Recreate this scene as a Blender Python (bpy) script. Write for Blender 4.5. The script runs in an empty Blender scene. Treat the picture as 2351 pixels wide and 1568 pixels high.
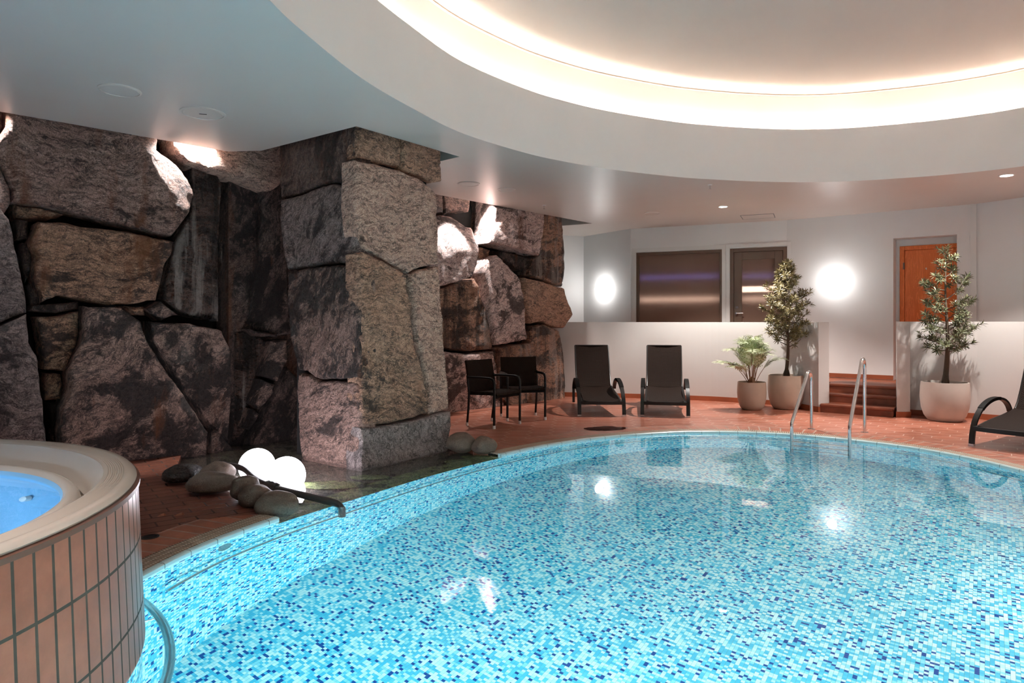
import bpy, math, random
from mathutils import Vector, noise
from mathutils.geometry import delaunay_2d_cdt, tessellate_polygon

random.seed(7)
SC = bpy.context.scene
COL = SC.collection
PI = math.pi
F, CX, HY, EYE = 1567.0, 1175.5, 738.0, 1.45      # focal length, principal column, horizon row, eye height (deck = 0)
CEIL = 3.40

def G(px, py, z=0.0):
    Y = (z - EYE) * F / (HY - py)
    return Vector(((px - CX) * Y / F, Y, z))

def D(px, py, Y):
    return Vector(((px - CX) * Y / F, Y, EYE + (HY - py) * Y / F))

# ------------------------------------------------------------------ mesh helpers
class MB:
    def __init__(s):
        s.v, s.f, s.uv = [], [], {}
    def add(s, vs, fs, uvs=None):
        o = len(s.v)
        s.v += [Vector(v) for v in vs]
        s.f += [tuple(i + o for i in f) for f in fs]
        if uvs:
            for i, u in enumerate(uvs):
                s.uv[o + i] = u
        return s
    def box(s, c, size, rz=0.0, rx=0.0):
        x, y, z = [d / 2 for d in size]
        P = [(-x, -y, -z), (x, -y, -z), (x, y, -z), (-x, y, -z), (-x, -y, z), (x, -y, z), (x, y, z), (-x, y, z)]
        cr, sr, ca, sa = math.cos(rx), math.sin(rx), math.cos(rz), math.sin(rz)
        out = []
        for p in P:
            a = Vector((p[0], p[1] * cr - p[2] * sr, p[1] * sr + p[2] * cr))
            out.append(Vector((a.x * ca - a.y * sa, a.x * sa + a.y * ca, a.z)) + Vector(c))
        return s.add(out, [(0, 3, 2, 1), (4, 5, 6, 7), (0, 1, 5, 4), (1, 2, 6, 5), (2, 3, 7, 6), (3, 0, 4, 7)])
    def hexa(s, low, high):
        n = len(low)
        return s.add(list(low) + list(high), [tuple(range(n))[::-1], tuple(range(n, 2 * n))] + [(i, (i + 1) % n, n + (i + 1) % n, n + i) for i in range(n)])
    def tube(s, path, r, seg=10, cap=True):
        path = [Vector(p) for p in path]
        n = len(path)
        rs = r if isinstance(r, (list, tuple)) else [r] * n
        vs, fs = [], []
        t = (path[1] - path[0]).normalized()
        u = t.orthogonal().normalized()
        for i, p in enumerate(path):
            if 0 < i < n - 1:
                t2 = ((path[i + 1] - p).normalized() + (p - path[i - 1]).normalized())
                t2 = t2.normalized() if t2.length > 1e-6 else t
            elif i == n - 1:
                t2 = (p - path[i - 1]).normalized()
            else:
                t2 = t
            u = (u - t2 * u.dot(t2)).normalized()
            w = t2.cross(u)
            t = t2
            for k in range(seg):
                a = 2 * PI * k / seg
                vs.append(p + (u * math.cos(a) + w * math.sin(a)) * rs[i])
        for i in range(n - 1):
            for k in range(seg):
                k2 = (k + 1) % seg
                fs.append((i * seg + k, i * seg + k2, (i + 1) * seg + k2, (i + 1) * seg + k))
        if cap:
            fs.append(tuple(range(seg))[::-1])
            fs.append(tuple((n - 1) * seg + k for k in range(seg)))
        return s.add(vs, fs)
    def lathe(s, prof, c, seg=64, closed_ends=False):
        """prof: (r, z) or (r, z, Vector centre)"""
        vs, fs = [], []
        for p in prof:
            cc = Vector(p[2]) if len(p) > 2 else Vector(c)
            for k in range(seg):
                a = 2 * PI * k / seg
                vs.append((cc.x + p[0] * math.cos(a), cc.y + p[0] * math.sin(a), (c[2] if len(p) == 2 else 0) + p[1]))
        n = len(prof)
        for i in range(n - 1):
            for k in range(seg):
                k2 = (k + 1) % seg
                fs.append((i * seg + k, i * seg + k2, (i + 1) * seg + k2, (i + 1) * seg + k))
        if closed_ends:
            fs.append(tuple(range(seg))[::-1])
            fs.append(tuple((n - 1) * seg + k for k in range(seg)))
        return s.add(vs, fs)
    def band(s, path, wdir, w, t):
        """flat bar swept along path: w across wdir, t thick"""
        path = [Vector(p) for p in path]
        wdir = Vector(wdir).normalized()
        vs, fs = [], []
        for i, p in enumerate(path):
            a = path[max(i - 1, 0)]
            b = path[min(i + 1, len(path) - 1)]
            tg = (b - a).normalized()
            nn = wdir.cross(tg).normalized()
            for sx, sy in ((-1, -1), (1, -1), (1, 1), (-1, 1)):
                vs.append(p + wdir * (sx * w / 2) + nn * (sy * t / 2))
        for i in range(len(path) - 1):
            for k in range(4):
                k2 = (k + 1) % 4
                fs.append((i * 4 + k, i * 4 + k2, i * 4 + 4 + k2, i * 4 + 4 + k))
        fs += [(3, 2, 1, 0), tuple(len(path) * 4 - 4 + k for k in range(4))]
        return s.add(vs, fs)
    def build(s, name, mat=None, parent=None, smooth=False, bevel=0.0):
        me = bpy.data.meshes.new(name)
        me.from_pydata([tuple(v) for v in s.v], [], s.f)
        if s.uv:
            ul = me.uv_layers.new(name='UVMap')
            for lp in me.loops:
                ul.data[lp.index].uv = s.uv.get(lp.vertex_index, (0, 0))
        me.validate()
        if mat:
            me.materials.append(mat)
        o = bpy.data.objects.new(name, me)
        COL.objects.link(o)
        if parent:
            o.parent = parent
        if smooth:
            for p in me.polygons:
                p.use_smooth = True
            try:
                me.set_sharp_from_angle(angle=math.radians(42))
            except Exception:
                pass
        if bevel:
            b = o.modifiers.new('bevel', 'BEVEL')
            b.width, b.segments, b.limit_method = bevel, 2, 'ANGLE'
        return o

def empty(name, loc=(0, 0, 0), rz=0.0):
    o = bpy.data.objects.new(name, None)
    o.empty_display_size = 0.1
    COL.objects.link(o)
    o.location = loc
    o.rotation_euler = (0, 0, rz)
    return o

def tag(o, label, cat, group=None, kind=None):
    o['label'], o['category'] = label, cat
    if group:
        o['group'] = group
    if kind:
        o['kind'] = kind
    return o

def struct(o, label, cat):
    return tag(o, label, cat, None, 'structure')

def copy_tree(o, parent=None):
    c = o.copy()
    COL.objects.link(c)
    c.parent = parent
    for ch in list(o.children):
        copy_tree(ch, c)
    return c

def spline(pts, n, closed=True):
    P = [Vector(p).to_3d() if len(p) == 3 else Vector((p[0], p[1], 0)) for p in pts]
    m = len(P)
    dense = []
    segs = m if closed else m - 1
    for i in range(segs):
        g = lambda k: P[k % m] if closed else P[min(max(k, 0), m - 1)]
        p0, p1, p2, p3 = g(i - 1), g(i), g(i + 1), g(i + 2)
        for k in range(40):
            t = k / 40
            dense.append(0.5 * ((2 * p1) + (p2 - p0) * t + (2 * p0 - 5 * p1 + 4 * p2 - p3) * t * t + (3 * p1 - p0 - 3 * p2 + p3) * t ** 3))
    dense.append(dense[0] if closed else P[-1])
    L = [0.0]
    for a, b in zip(dense, dense[1:]):
        L.append(L[-1] + (b - a).length)
    out, j = [], 0
    tot = L[-1]
    for i in range(n):
        s = tot * i / (n if closed else n - 1)
        while j < len(L) - 2 and L[j + 1] < s:
            j += 1
        t = (s - L[j]) / max(L[j + 1] - L[j], 1e-9)
        out.append(dense[j].lerp(dense[j + 1], min(t, 1)))
    return out, tot

def offset_closed(pts, d):
    n = len(pts)
    area = sum(pts[i - 1].x * pts[i].y - pts[i].x * pts[i - 1].y for i in range(n))
    d = d if area > 0 else -d
    out = []
    for i in range(n):
        t = (pts[(i + 1) % n] - pts[i - 1]).normalized()
        out.append(pts[i] + Vector((t.y, -t.x, 0)) * d)
    return out

def flat_poly(mb, loops, z, up=True):
    """fill outline (+ holes) at height z"""
    L = [[Vector((p[0], p[1], 0)) for p in lp] for lp in loops]
    flat = [p for lp in L for p in lp]
    tris = tessellate_polygon(L)
    fs = []
    for t in tris:
        a, b, c = (flat[i] for i in t)
        area = (b - a).cross(c - a).z
        if abs(area) < 1e-9:
            continue
        fs.append(tuple(t) if (area > 0) == up else tuple(t)[::-1])
    zs = z if callable(z) else (lambda p: z)
    mb.add([(p.x, p.y, zs(p)) for p in flat], fs)
    return mb

def skirt(mb, loop, z0, z1, closed=True):
    n = len(loop)
    vs = [(p[0], p[1], z0) for p in loop] + [(p[0], p[1], z1) for p in loop]
    mb.add(vs, [(i, (i + 1) % n, n + (i + 1) % n, n + i) for i in range(n if closed else n - 1)])
    return mb

# ------------------------------------------------------------------ materials
class NT:
    def __init__(s, name):
        s.m = bpy.data.materials.new(name)
        s.m.use_nodes = True
        s.t = s.m.node_tree
        s.t.nodes.clear()
        s.out = s.n('ShaderNodeOutputMaterial')
    def n(s, t, **kw):
        nd = s.t.nodes.new(t)
        for k, v in kw.items():
            if hasattr(nd, k):
                setattr(nd, k, v)
            else:
                nd.inputs[k.replace('_', ' ')].default_value = v
        return nd
    def l(s, a, b):
        s.t.links.new(a, b)
    def mt(s, op, a, b=None, c=None):
        nd = s.n('ShaderNodeMath', operation=op)
        for i, x in enumerate((a, b, c)):
            if x is None:
                continue
            if isinstance(x, (int, float)):
                nd.inputs[i].default_value = x
            else:
                s.l(x, nd.inputs[i])
        return nd.outputs[0]
    def mix(s, fac, a, b, blend='MIX'):
        nd = s.n('ShaderNodeMix', data_type='RGBA', blend_type=blend)
        for sock, x in ((nd.inputs[0], fac), (nd.inputs[6], a), (nd.inputs[7], b)):
            if isinstance(x, (int, float)):
                sock.default_value = x
            elif isinstance(x, (tuple, list)):
                sock.default_value = (*x[:3], 1)
            else:
                s.l(x, sock)
        return nd.outputs[2]
    def ramp(s, fac, stops, interp='LINEAR'):
        nd = s.n('ShaderNodeValToRGB')
        nd.color_ramp.interpolation = interp
        e = nd.color_ramp.elements
        while len(e) < len(stops):
            e.new(0.5)
        for el, (p, c) in zip(e, stops):
            el.position = p
            el.color = (*c[:3], 1) if isinstance(c, (tuple, list)) else (c, c, c, 1)
        s.l(fac, nd.inputs[0])
        return nd.outputs[0]
    def noise(s, vec, scale, detail=4, rough=.55, dist=0.0):
        nd = s.n('ShaderNodeTexNoise', Scale=scale, Detail=detail, Roughness=rough, Distortion=dist)
        if vec is not None:
            s.l(vec, nd.inputs['Vector'])
        return nd
    def bsdf(s, color=None, rough=.5, metal=0.0, spec=.5, normal=None, **kw):
        b = s.n('ShaderNodeBsdfPrincipled')
        for sock, x in (('Base Color', color), ('Roughness', rough)):
            if x is None:
                continue
            if isinstance(x, (int, float)):
                b.inputs[sock].default_value = x
            elif isinstance(x, (tuple, list)):
                b.inputs[sock].default_value = (*x[:3], 1)
            else:
                s.l(x, b.inputs[sock])
        b.inputs['Metallic'].default_value = metal
        b.inputs['Specular IOR Level'].default_value = spec
        for k, v in kw.items():
            b.inputs[k.replace('_', ' ')].default_value = v
        if normal is not None:
            s.l(normal, b.inputs['Normal'])
        s.l(b.outputs[0], s.out.inputs[0])
        return b
    def bump(s, h, strength=.3, dist=.01):
        nd = s.n('ShaderNodeBump', Strength=strength, Distance=dist)
        s.l(h, nd.inputs['Height'])
        return nd.outputs[0]
    def obj(s):
        return s.n('ShaderNodeTexCoord').outputs['Object']
    def uv(s):
        return s.n('ShaderNodeUVMap').outputs[0]

def plain(name, color, rough=.5, metal=0.0, spec=.5, bump=0.0, bscale=60, var=0.0, **kw):
    t = NT(name)
    c, nrm = color, None
    if bump or var:
        o = t.obj()
        nz = t.noise(o, bscale, 4)
        if bump:
            nrm = t.bump(nz.outputs[0], bump, .004)
        if var:
            big = t.noise(o, 2.2, 4)
            c = t.mix(t.ramp(big.outputs[0], [(.3, 0.0), (.7, 1.0)]), tuple(x * (1 - var) for x in color), tuple(min(1, x * (1 + var)) for x in color))
    t.bsdf(c, rough, metal, spec, nrm, **kw)
    return t.m

def emit(name, color, strength):
    t = NT(name)
    e = t.n('ShaderNodeEmission', Strength=strength)
    e.inputs[0].default_value = (*color, 1)
    t.l(e.outputs[0], t.out.inputs[0])
    return t.m

def rock_mat(name, light, mid, dark, rust=0.0, darkamt=.4, ang=(0, 0, 0), scale=1.0, warp=.5, rough=.6, streak=0.0):
    light = tuple(x * 1.16 for x in light)
    dark = tuple(x * .72 for x in dark)
    t = NT(name)
    o = t.obj()
    mp = t.n('ShaderNodeMapping')
    mp.inputs['Rotation'].default_value = ang
    t.l(o, mp.inputs[0])
    v = mp.outputs[0]
    wn = t.noise(v, 1.1 * scale, 5, .6)
    vm = t.n('ShaderNodeVectorMath', operation='MULTIPLY_ADD')
    t.l(wn.outputs['Color'], vm.inputs[0])
    vm.inputs[1].default_value = (warp, warp, warp)
    t.l(v, vm.inputs[2])
    wv = vm.outputs[0]
    m2 = t.n('ShaderNodeMapping')
    m2.inputs['Scale'].default_value = (1.0, 1.0, 4.5)
    t.l(wv, m2.inputs[0])
    band = t.noise(m2.outputs[0], 1.9 * scale, 10, .72)
    col = t.ramp(band.outputs[0], [(.28, dark), (.39, mid), (.46, light), (.51, tuple(x * .75 for x in mid)), (.57, light), (.64, mid), (.72, dark)])
    m3 = t.n('ShaderNodeMapping')
    m3.inputs['Scale'].default_value = (1.0, 1.0, 2.2)
    t.l(wv, m3.inputs[0])
    pat = t.noise(m3.outputs[0], 1.6 * scale, 10, .74, .25)
    lo = .62 - darkamt * .3
    col = t.mix(t.ramp(pat.outputs[0], [(lo, 0.0), (lo + .06, .92)]), col, tuple(x * .38 for x in dark))
    vein = t.noise(m2.outputs[0], 3.3 * scale, 6, .6)
    va = t.mt('ABSOLUTE', t.mt('SUBTRACT', vein.outputs[0], .5))
    col = t.mix(t.ramp(va, [(0.0, .9), (.026, 0.0)]), col, tuple(x * .4 for x in dark))
    sp = t.noise(o, 85, 3, .7)
    col = t.mix(.6, col, t.ramp(sp.outputs[0], [(.36, .12), (.48, .5), (.62, .9)]), 'OVERLAY')
    sp2 = t.noise(o, 26, 5, .75)
    col = t.mix(.45, col, t.ramp(sp2.outputs[0], [(.32, .3), (.5, .55), (.68, .8)]), 'OVERLAY')
    if rust > 0:
        m4 = t.n('ShaderNodeMapping')
        m4.inputs['Scale'].default_value = (2.2, 2.2, .45)
        t.l(o, m4.inputs[0])
        rn = t.noise(m4.outputs[0], 1.5, 6, .62)
        lo = .66 - .22 * rust
        col = t.mix(t.ramp(rn.outputs[0], [(lo, 0.0), (lo + .12, .8)]), col, (.17, .052, .014))
    if streak > 0:
        m5 = t.n('ShaderNodeMapping')
        m5.inputs['Scale'].default_value = (3.6, 3.6, .25)
        t.l(o, m5.inputs[0])
        sn = t.noise(m5.outputs[0], 1.9, 6, .6)
        col = t.mix(t.ramp(sn.outputs[0], [(.40, streak), (.49, 0.0)]), col, (.012, .008, .006))
        col = t.mix(t.ramp(sn.outputs[0], [(.53, 0.0), (.62, .65 * streak)]), col, (.36, .30, .27))
    b1 = t.noise(wv, 5.0, 10, .72)
    b2 = t.noise(o, 38, 6, .7)
    h = t.mt('ADD', t.mt('MULTIPLY', b1.outputs[0], 1.0), t.mt('MULTIPLY', b2.outputs[0], .22))
    rr = t.ramp(sp2.outputs[0], [(.35, rough + .12), (.65, max(.18, rough - .22))])
    t.bsdf(col, rr, 0, .5, t.bump(h, .95, .07))
    return t.m

def mosaic_mat(name, uvsrc='uv', rot=0.0, k=1.0):
    """small rectangular pool mosaic: pale, mid and dark blue pieces with fine grout"""
    t = NT(name)
    if uvsrc == 'uv':
        src = t.uv()
    else:
        mp = t.n('ShaderNodeMapping')
        mp.inputs['Rotation'].default_value = (0, 0, rot)
        t.l(t.obj(), mp.inputs[0])
        src = mp.outputs[0]
    sx = t.n('ShaderNodeSeparateXYZ')
    t.l(src, sx.inputs[0])
    u = t.mt('DIVIDE', sx.outputs[0], .025)
    iu = t.mt('FLOOR', u)
    v = t.mt('DIVIDE', sx.outputs[1], .0195)
    iv = t.mt('FLOOR', v)
    cb = t.n('ShaderNodeCombineXYZ')
    t.l(iu, cb.inputs[0]); t.l(iv, cb.inputs[1])
    wn = t.n('ShaderNodeTexWhiteNoise', noise_dimensions='2D')
    t.l(cb.outputs[0], wn.inputs['Vector'])
    pal = [(.068, .51, .725), (.098, .56, .75), (.27, .70, .80), (.52, .82, .85), (.69, .88, .87)]
    col = t.ramp(wn.outputs[0], [(0.0, (.004, .065, .30))] + list(zip((.085, .30, .45, .60, .78), pal)), 'CONSTANT')
    fu, fv = t.mt('FRACT', u), t.mt('FRACT', v)
    gu = t.mt('GREATER_THAN', t.mt('ABSOLUTE', t.mt('SUBTRACT', fu, .5)), .465)
    gv = t.mt('GREATER_THAN', t.mt('ABSOLUTE', t.mt('SUBTRACT', fv, .5)), .472)
    col = t.mix(t.mt('MULTIPLY', gv, .5), col, (.13, .34, .39))
    col = t.mix(t.mt('MULTIPLY', gu, .8), col, (.11, .26, .29))
    t.bsdf(col, .25, 0, .4)
    return t.m

def hex_mat(name):
    """terracotta floor of long six-sided tiles with pale joints"""
    t = NT(name)
    mp = t.n('ShaderNodeMapping')
    mp.inputs['Rotation'].default_value = (0, 0, math.radians(6))
    t.l(t.obj(), mp.inputs[0])
    sx = t.n('ShaderNodeSeparateXYZ')
    t.l(mp.outputs[0], sx.inputs[0])
    X_, H_ = .56, .25      # two tile columns wide, one tile high
    x, y = t.mt('DIVIDE', sx.outputs[0], X_), t.mt('DIVIDE', sx.outputs[1], H_)
    def cell(o_):
        cx = t.mt('ADD', t.mt('ROUND', t.mt('SUBTRACT', x, o_)), o_)
        cy = t.mt('ADD', t.mt('ROUND', t.mt('SUBTRACT', y, o_)), o_)
        dx = t.mt('ABSOLUTE', t.mt('SUBTRACT', x, cx))
        dy = t.mt('ABSOLUTE', t.mt('SUBTRACT', y, cy))
        return t.mt('ADD', dx, t.mt('MULTIPLY', dy, .25)), dy, t.mt('ADD', cx, t.mt('MULTIPLY', cy, 13.7))
    g1, dy1, id1 = cell(0.0)
    g2, dy2, id2 = cell(.5)
    pick = t.mt('LESS_THAN', g1, g2)
    inv = t.mt('SUBTRACT', 1.0, pick)
    idv = t.mt('ADD', t.mt('MULTIPLY', id1, pick), t.mt('MULTIPLY', id2, inv))
    dyy = t.mt('ADD', t.mt('MULTIPLY', dy1, pick), t.mt('MULTIPLY', dy2, inv))
    diff = t.mt('ABSOLUTE', t.mt('SUBTRACT', g1, g2))
    wn = t.n('ShaderNodeTexWhiteNoise', noise_dimensions='1D')
    t.l(idv, wn.inputs['W'])
    o = t.obj()
    nz = t.noise(o, 7, 6, .6)
    big = t.noise(o, .8, 4, .6)
    col = t.mix(wn.outputs[0], (.37, .118, .07), (.46, .165, .105))
    col = t.mix(t.ramp(nz.outputs[0], [(.35, 0.0), (.7, .5)]), col, (.30, .092, .05))
    col = t.mix(t.ramp(big.outputs[0], [(.38, .45), (.55, 0.0)]), col, (.24, .07, .035))
    edge = t.mt('MAXIMUM', t.mt('LESS_THAN', diff, .020), t.mt('GREATER_THAN', dyy, .478))
    col = t.mix(edge, col, (.58, .38, .31))
    h = t.mt('SUBTRACT', 1.0, edge)
    t.bsdf(col, t.ramp(big.outputs[0], [(.4, .28), (.6, .48)]), 0, .45, t.bump(h, .35, .004))
    return t.m

def brick_mat(name, c1, c2, mortar, bw, bh, mort=.012, coord='obj', rot=0.0, rough=.5, offset=.5, var=.5, spec=.4):
    t = NT(name)
    src = t.uv() if coord == 'uv' else t.obj()
    mp = t.n('ShaderNodeMapping')
    mp.inputs['Rotation'].default_value = (0, 0, rot)
    t.l(src, mp.inputs[0])
    b = t.n('ShaderNodeTexBrick', offset=offset, Scale=1.0, Mortar_Size=mort, Mortar_Smooth=.1, Bias=0.0, Brick_Width=bw, Row_Height=bh)
    b.inputs['Color1'].default_value = (*c1, 1)
    b.inputs['Color2'].default_value = (*c2, 1)
    b.inputs['Mortar'].default_value = (*mortar, 1)
    t.l(mp.outputs[0], b.inputs['Vector'])
    o = t.obj()
    nz = t.noise(o, 9, 6, .65)
    col = t.mix(var, b.outputs['Color'], t.ramp(nz.outputs[0], [(.3, .28), (.5, .5), (.7, .72)]), 'OVERLAY')
    h = t.mt('SUBTRACT', 1.0, b.outputs['Fac'])
    rr = t.ramp(b.outputs['Fac'], [(.2, rough), (.8, .85)])
    t.bsdf(col, rr, 0, spec, t.bump(h, .5, .004))
    return t.m

def weave_mat(name):
    t = NT(name)
    sx = t.n('ShaderNodeSeparateXYZ')
    t.l(t.uv(), sx.inputs[0])
    u, v = t.mt('DIVIDE', sx.outputs[0], .034), t.mt('DIVIDE', sx.outputs[1], .013)
    row = t.mt('FLOOR', v)
    alt = t.mt('MULTIPLY', t.mt('MODULO', row, 2.0), .5)
    a = t.mt('ABSOLUTE', t.mt('SINE', t.mt('MULTIPLY', t.mt('ADD', u, alt), PI)))
    b = t.mt('ABSOLUTE', t.mt('SINE', t.mt('MULTIPLY', v, PI)))
    h = t.mt('MULTIPLY', t.mt('POWER', a, .6), t.mt('POWER', b, .5))
    col = t.mix(h, (.0035, .002, .0015), (.031, .016, .0105))
    t.bsdf(col, .55, 0, .08, t.bump(h, .9, .006))
    return t.m

def wood_mat(name):
    t = NT(name)
    mp = t.n('ShaderNodeMapping')
    mp.inputs['Scale'].default_value = (5, 5, .55)
    t.l(t.obj(), mp.inputs[0])
    n1 = t.noise(mp.outputs[0], 2.2, 8, .65, 1.2)
    w = t.mt('SINE', t.mt('MULTIPLY', n1.outputs[0], 42.0))
    col = t.mix(t.ramp(w, [(.2, 0.0), (.9, 1.0)]), (.80, .18, .032), (.95, .26, .058))
    t.bsdf(col, .38, 0, .4)
    return t.m

def plaster(name, color, rough=.7, spec=.3, b=.12):
    t = NT(name)
    o = t.obj()
    n1 = t.noise(o, 70, 5, .7)
    n2 = t.noise(o, 1.3, 3, .5)
    c = t.mix(t.ramp(n2.outputs[0], [(.35, 0.0), (.65, 1.0)]), tuple(x * .97 for x in color), color)
    t.bsdf(c, rough, 0, spec, t.bump(n1.outputs[0], b, .003))
    return t.m

M = {}
M['wall'] = plaster('white_plaster', (.85, .84, .83))
M['halfwall'] = plaster('half_wall_plaster', (.62, .585, .56), b=.2)
M['ceiling'] = plaster('satin_ceiling', (.71, .625, .57), .38, .45, .03)
M['drum'] = plaster('drum_white', (.80, .775, .755), .6)
M['dome'] = plaster('dome_white', (.76, .70, .65), .7, .2, .02)
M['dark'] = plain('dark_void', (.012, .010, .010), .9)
M['hex'] = hex_mat('terracotta_hex')
M['border'] = brick_mat('terracotta_border', (.34, .105, .058), (.40, .135, .078), (.42, .29, .23), .12, .3, .008, 'uv', 0, .42, 0.0)
M['pavers'] = brick_mat('dark_pavers', (.16, .055, .034), (.22, .075, .045), (.075, .040, .030), .27, .125, .007, 'obj', math.radians(-36), .35)
M['tubtile'] = brick_mat('tub_tiles', (.30, .088, .050), (.35, .108, .063), (.06, .04, .03), 1.760 * 2 * PI / 130, .297, .0065, 'uv', 0, .28, 0.0, .35, .3)
M['mosaic'] = mosaic_mat('pool_mosaic_wall')
M['mosaic_floor'] = mosaic_mat('pool_mosaic_floor', 'obj', math.radians(-55) + PI / 2, .8)
M['grate'] = plain('beige_grate', (.50, .40, .31), .55)
M['terra'] = plain('terracotta_edge', (.32, .085, .035), .45, var=.2)
M['step'] = plain('terracotta_step', (.27, .075, .035), .42, var=.45, bump=.2)
M['chrome'] = plain('chrome', (.75, .76, .78), .14, 1.0)
M['steel'] = plain('brushed_steel', (.55, .57, .58), .25, 1.0)
M['wicker'] = weave_mat('dark_wicker')
M['darkmetal'] = plain('dark_brown_frame', (.011, .008, .007), .36, 0, .35)
M['pot_brown'] = plain('stone_pot_brown', (.50, .385, .30), .38, bump=.2, bscale=90, var=.1)
M['pot'] = plain('stone_pot', (.58, .51, .455), .55, bump=.25, bscale=90, var=.1)
M['soil'] = plain('soil', (.025, .017, .012), .95, bump=.8, bscale=40)
M['bark'] = plain('bark', (.085, .055, .035), .8, bump=.8, bscale=50, var=.35)
M['globe'] = emit('globe_glow', (.93, .90, 1.0), 9.0)
M['lampdisc'] = emit('lamp_glow', (1, .96, .90), 30.0)
M['sconce'] = emit('sconce_glow', (1, .985, .97), 14.5)
M['led'] = emit('cove_strip', (1, .91, .82), 42.0)
M['bronze'] = plain('bronze_frame', (.155, .098, .068), .42, .15)
M['wood'] = wood_mat('orange_wood')
M['pipe'] = plain('grey_pipe', (.05, .042, .040), .32)
M['stone'] = rock_mat('boulder_grey', (.30, .235, .185), (.24, .18, .14), (.15, .115, .09), 0, .05, warp=.3, rough=.55)
def granite(name, c):
    t = NT(name)
    o = t.obj()
    a, b = t.noise(o, 110, 3, .7), t.noise(o, 5, 5, .6)
    col = t.mix(.6, c, t.ramp(a.outputs[0], [(.36, .2), (.5, .5), (.64, .82)]), 'OVERLAY')
    col = t.mix(t.ramp(b.outputs[0], [(.45, 0.0), (.68, .55)]), col, tuple(x * .5 for x in c))
    t.bsdf(col, .6, 0, .4, t.bump(a.outputs[0], .4, .008))
    return t.m
M['stone'] = granite('boulder_granite', (.16, .115, .088))
M['stone_dark'] = rock_mat('boulder_dark', (.06, .05, .045), (.035, .03, .028), (.015, .013, .012), 0, .3, rough=.4)
M['shell'] = plain('acrylic_shell', (.55, .465, .40), .18, spec=.5)
M['tubblue'] = plain('tub_blue', (.26, .52, .76), .3)
M['white'] = plain('white_enamel', (.78, .77, .75), .4)
M['grill'] = plain('speaker_grille', (.56, .56, .57), .5)
M['groove'] = plain('shadow_groove', (.22, .22, .22), .8)
M['bed'] = rock_mat('basin_stones', (.13, .115, .085), (.085, .075, .055), (.03, .028, .022), .1, .3, scale=2.2, rough=.5)
M['algae'] = rock_mat('green_stones', (.25, .30, .11), (.16, .20, .08), (.05, .06, .035), .1, .35, scale=2.2, rough=.5)

def coping_mat():
    t = NT('coping_tile')
    sx = t.n('ShaderNodeSeparateXYZ')
    t.l(t.uv(), sx.inputs[0])
    fr = t.mt('FRACT', t.mt('DIVIDE', sx.outputs[0], .235))
    e = t.mt('LESS_THAN', fr, .018)
    t.bsdf(t.mix(e, (.60, .80, .83), (.06, .08, .08)), .2)
    return t.m
M['coping'] = coping_mat()

def water_mat(name, tint=(1, 1, 1), bumpy=.012):
    t = NT(name)
    g = t.n('ShaderNodeBsdfGlass', Roughness=0.0, IOR=1.33)
    g.inputs['Color'].default_value = (*tint, 1)
    nz = t.noise(t.obj(), 2.4, 3, .5)
    t.l(t.bump(nz.outputs[0], bumpy, .02), g.inputs['Normal'])
    t.l(g.outputs[0], t.out.inputs[0])
    return t.m
M['water'] = water_mat('clear_water', (1, 1, 1), .03)

def reeded():
    t = NT('reeded_bronze_glass')
    w = t.n('ShaderNodeTexWave', wave_type='BANDS', bands_direction='X', Scale=55.0, Distortion=0.0)
    t.l(t.uv(), w.inputs[0])
    b = t.bsdf((.42, .26, .185), .55, 0, .5, t.bump(w.outputs[1], .55, .004), Transmission_Weight=.5)
    return t.m
M['reeded'] = reeded()

R = {
 'pink': rock_mat('gneiss_pink', (0.328, 0.204, 0.166), (0.243, 0.142, 0.114), (0.081, 0.052, 0.046), .42, .32, (.3, .2, .5)),
 'ochre': rock_mat('gneiss_ochre', (0.375, 0.207, 0.133), (0.266, 0.141, 0.089), (0.075, 0.046, 0.039), .45, .3, (.1, .15, .2)),
 'mott': rock_mat('gneiss_mottled', (0.285, 0.179, 0.143), (0.182, 0.111, 0.092), (0.051, 0.037, 0.036), .25, .52, (.5, .9, .3)),
 'grey': rock_mat('gneiss_grey', (0.254, 0.188, 0.173), (0.171, 0.123, 0.115), (0.063, 0.048, 0.047), .05, .4, (.6, .5, .2)),
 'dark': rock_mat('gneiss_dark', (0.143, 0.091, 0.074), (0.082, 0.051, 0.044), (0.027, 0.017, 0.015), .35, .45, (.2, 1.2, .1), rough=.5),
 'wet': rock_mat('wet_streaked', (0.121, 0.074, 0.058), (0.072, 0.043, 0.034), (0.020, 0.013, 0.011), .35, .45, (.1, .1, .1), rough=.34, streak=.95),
 'tan': rock_mat('gneiss_tan', (0.610, 0.385, 0.298), (0.480, 0.290, 0.224), (0.184, 0.121, 0.103), .12, .12, (.2, .25, .3)),
 'brown': rock_mat('gneiss_brown', (0.443, 0.252, 0.168), (0.331, 0.184, 0.124), (0.135, 0.087, 0.071), .25, .18, (.2, .1, .4)),
 'slate': rock_mat('gneiss_slate', (0.313, 0.252, 0.239), (0.248, 0.195, 0.185), (0.142, 0.115, 0.112), .02, .05, (1.2, .5, .3), warp=.5),
 'white': rock_mat('gneiss_pale', (0.700, 0.504, 0.458), (0.514, 0.347, 0.308), (0.150, 0.104, 0.095), .3, .38, (.4, .6, .5)),
 'rust': rock_mat('gneiss_rust', (0.389, 0.208, 0.135), (0.262, 0.127, 0.078), (0.071, 0.042, 0.033), .5, .42, (.1, .2, .3), rough=.42, streak=.7),
}

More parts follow.
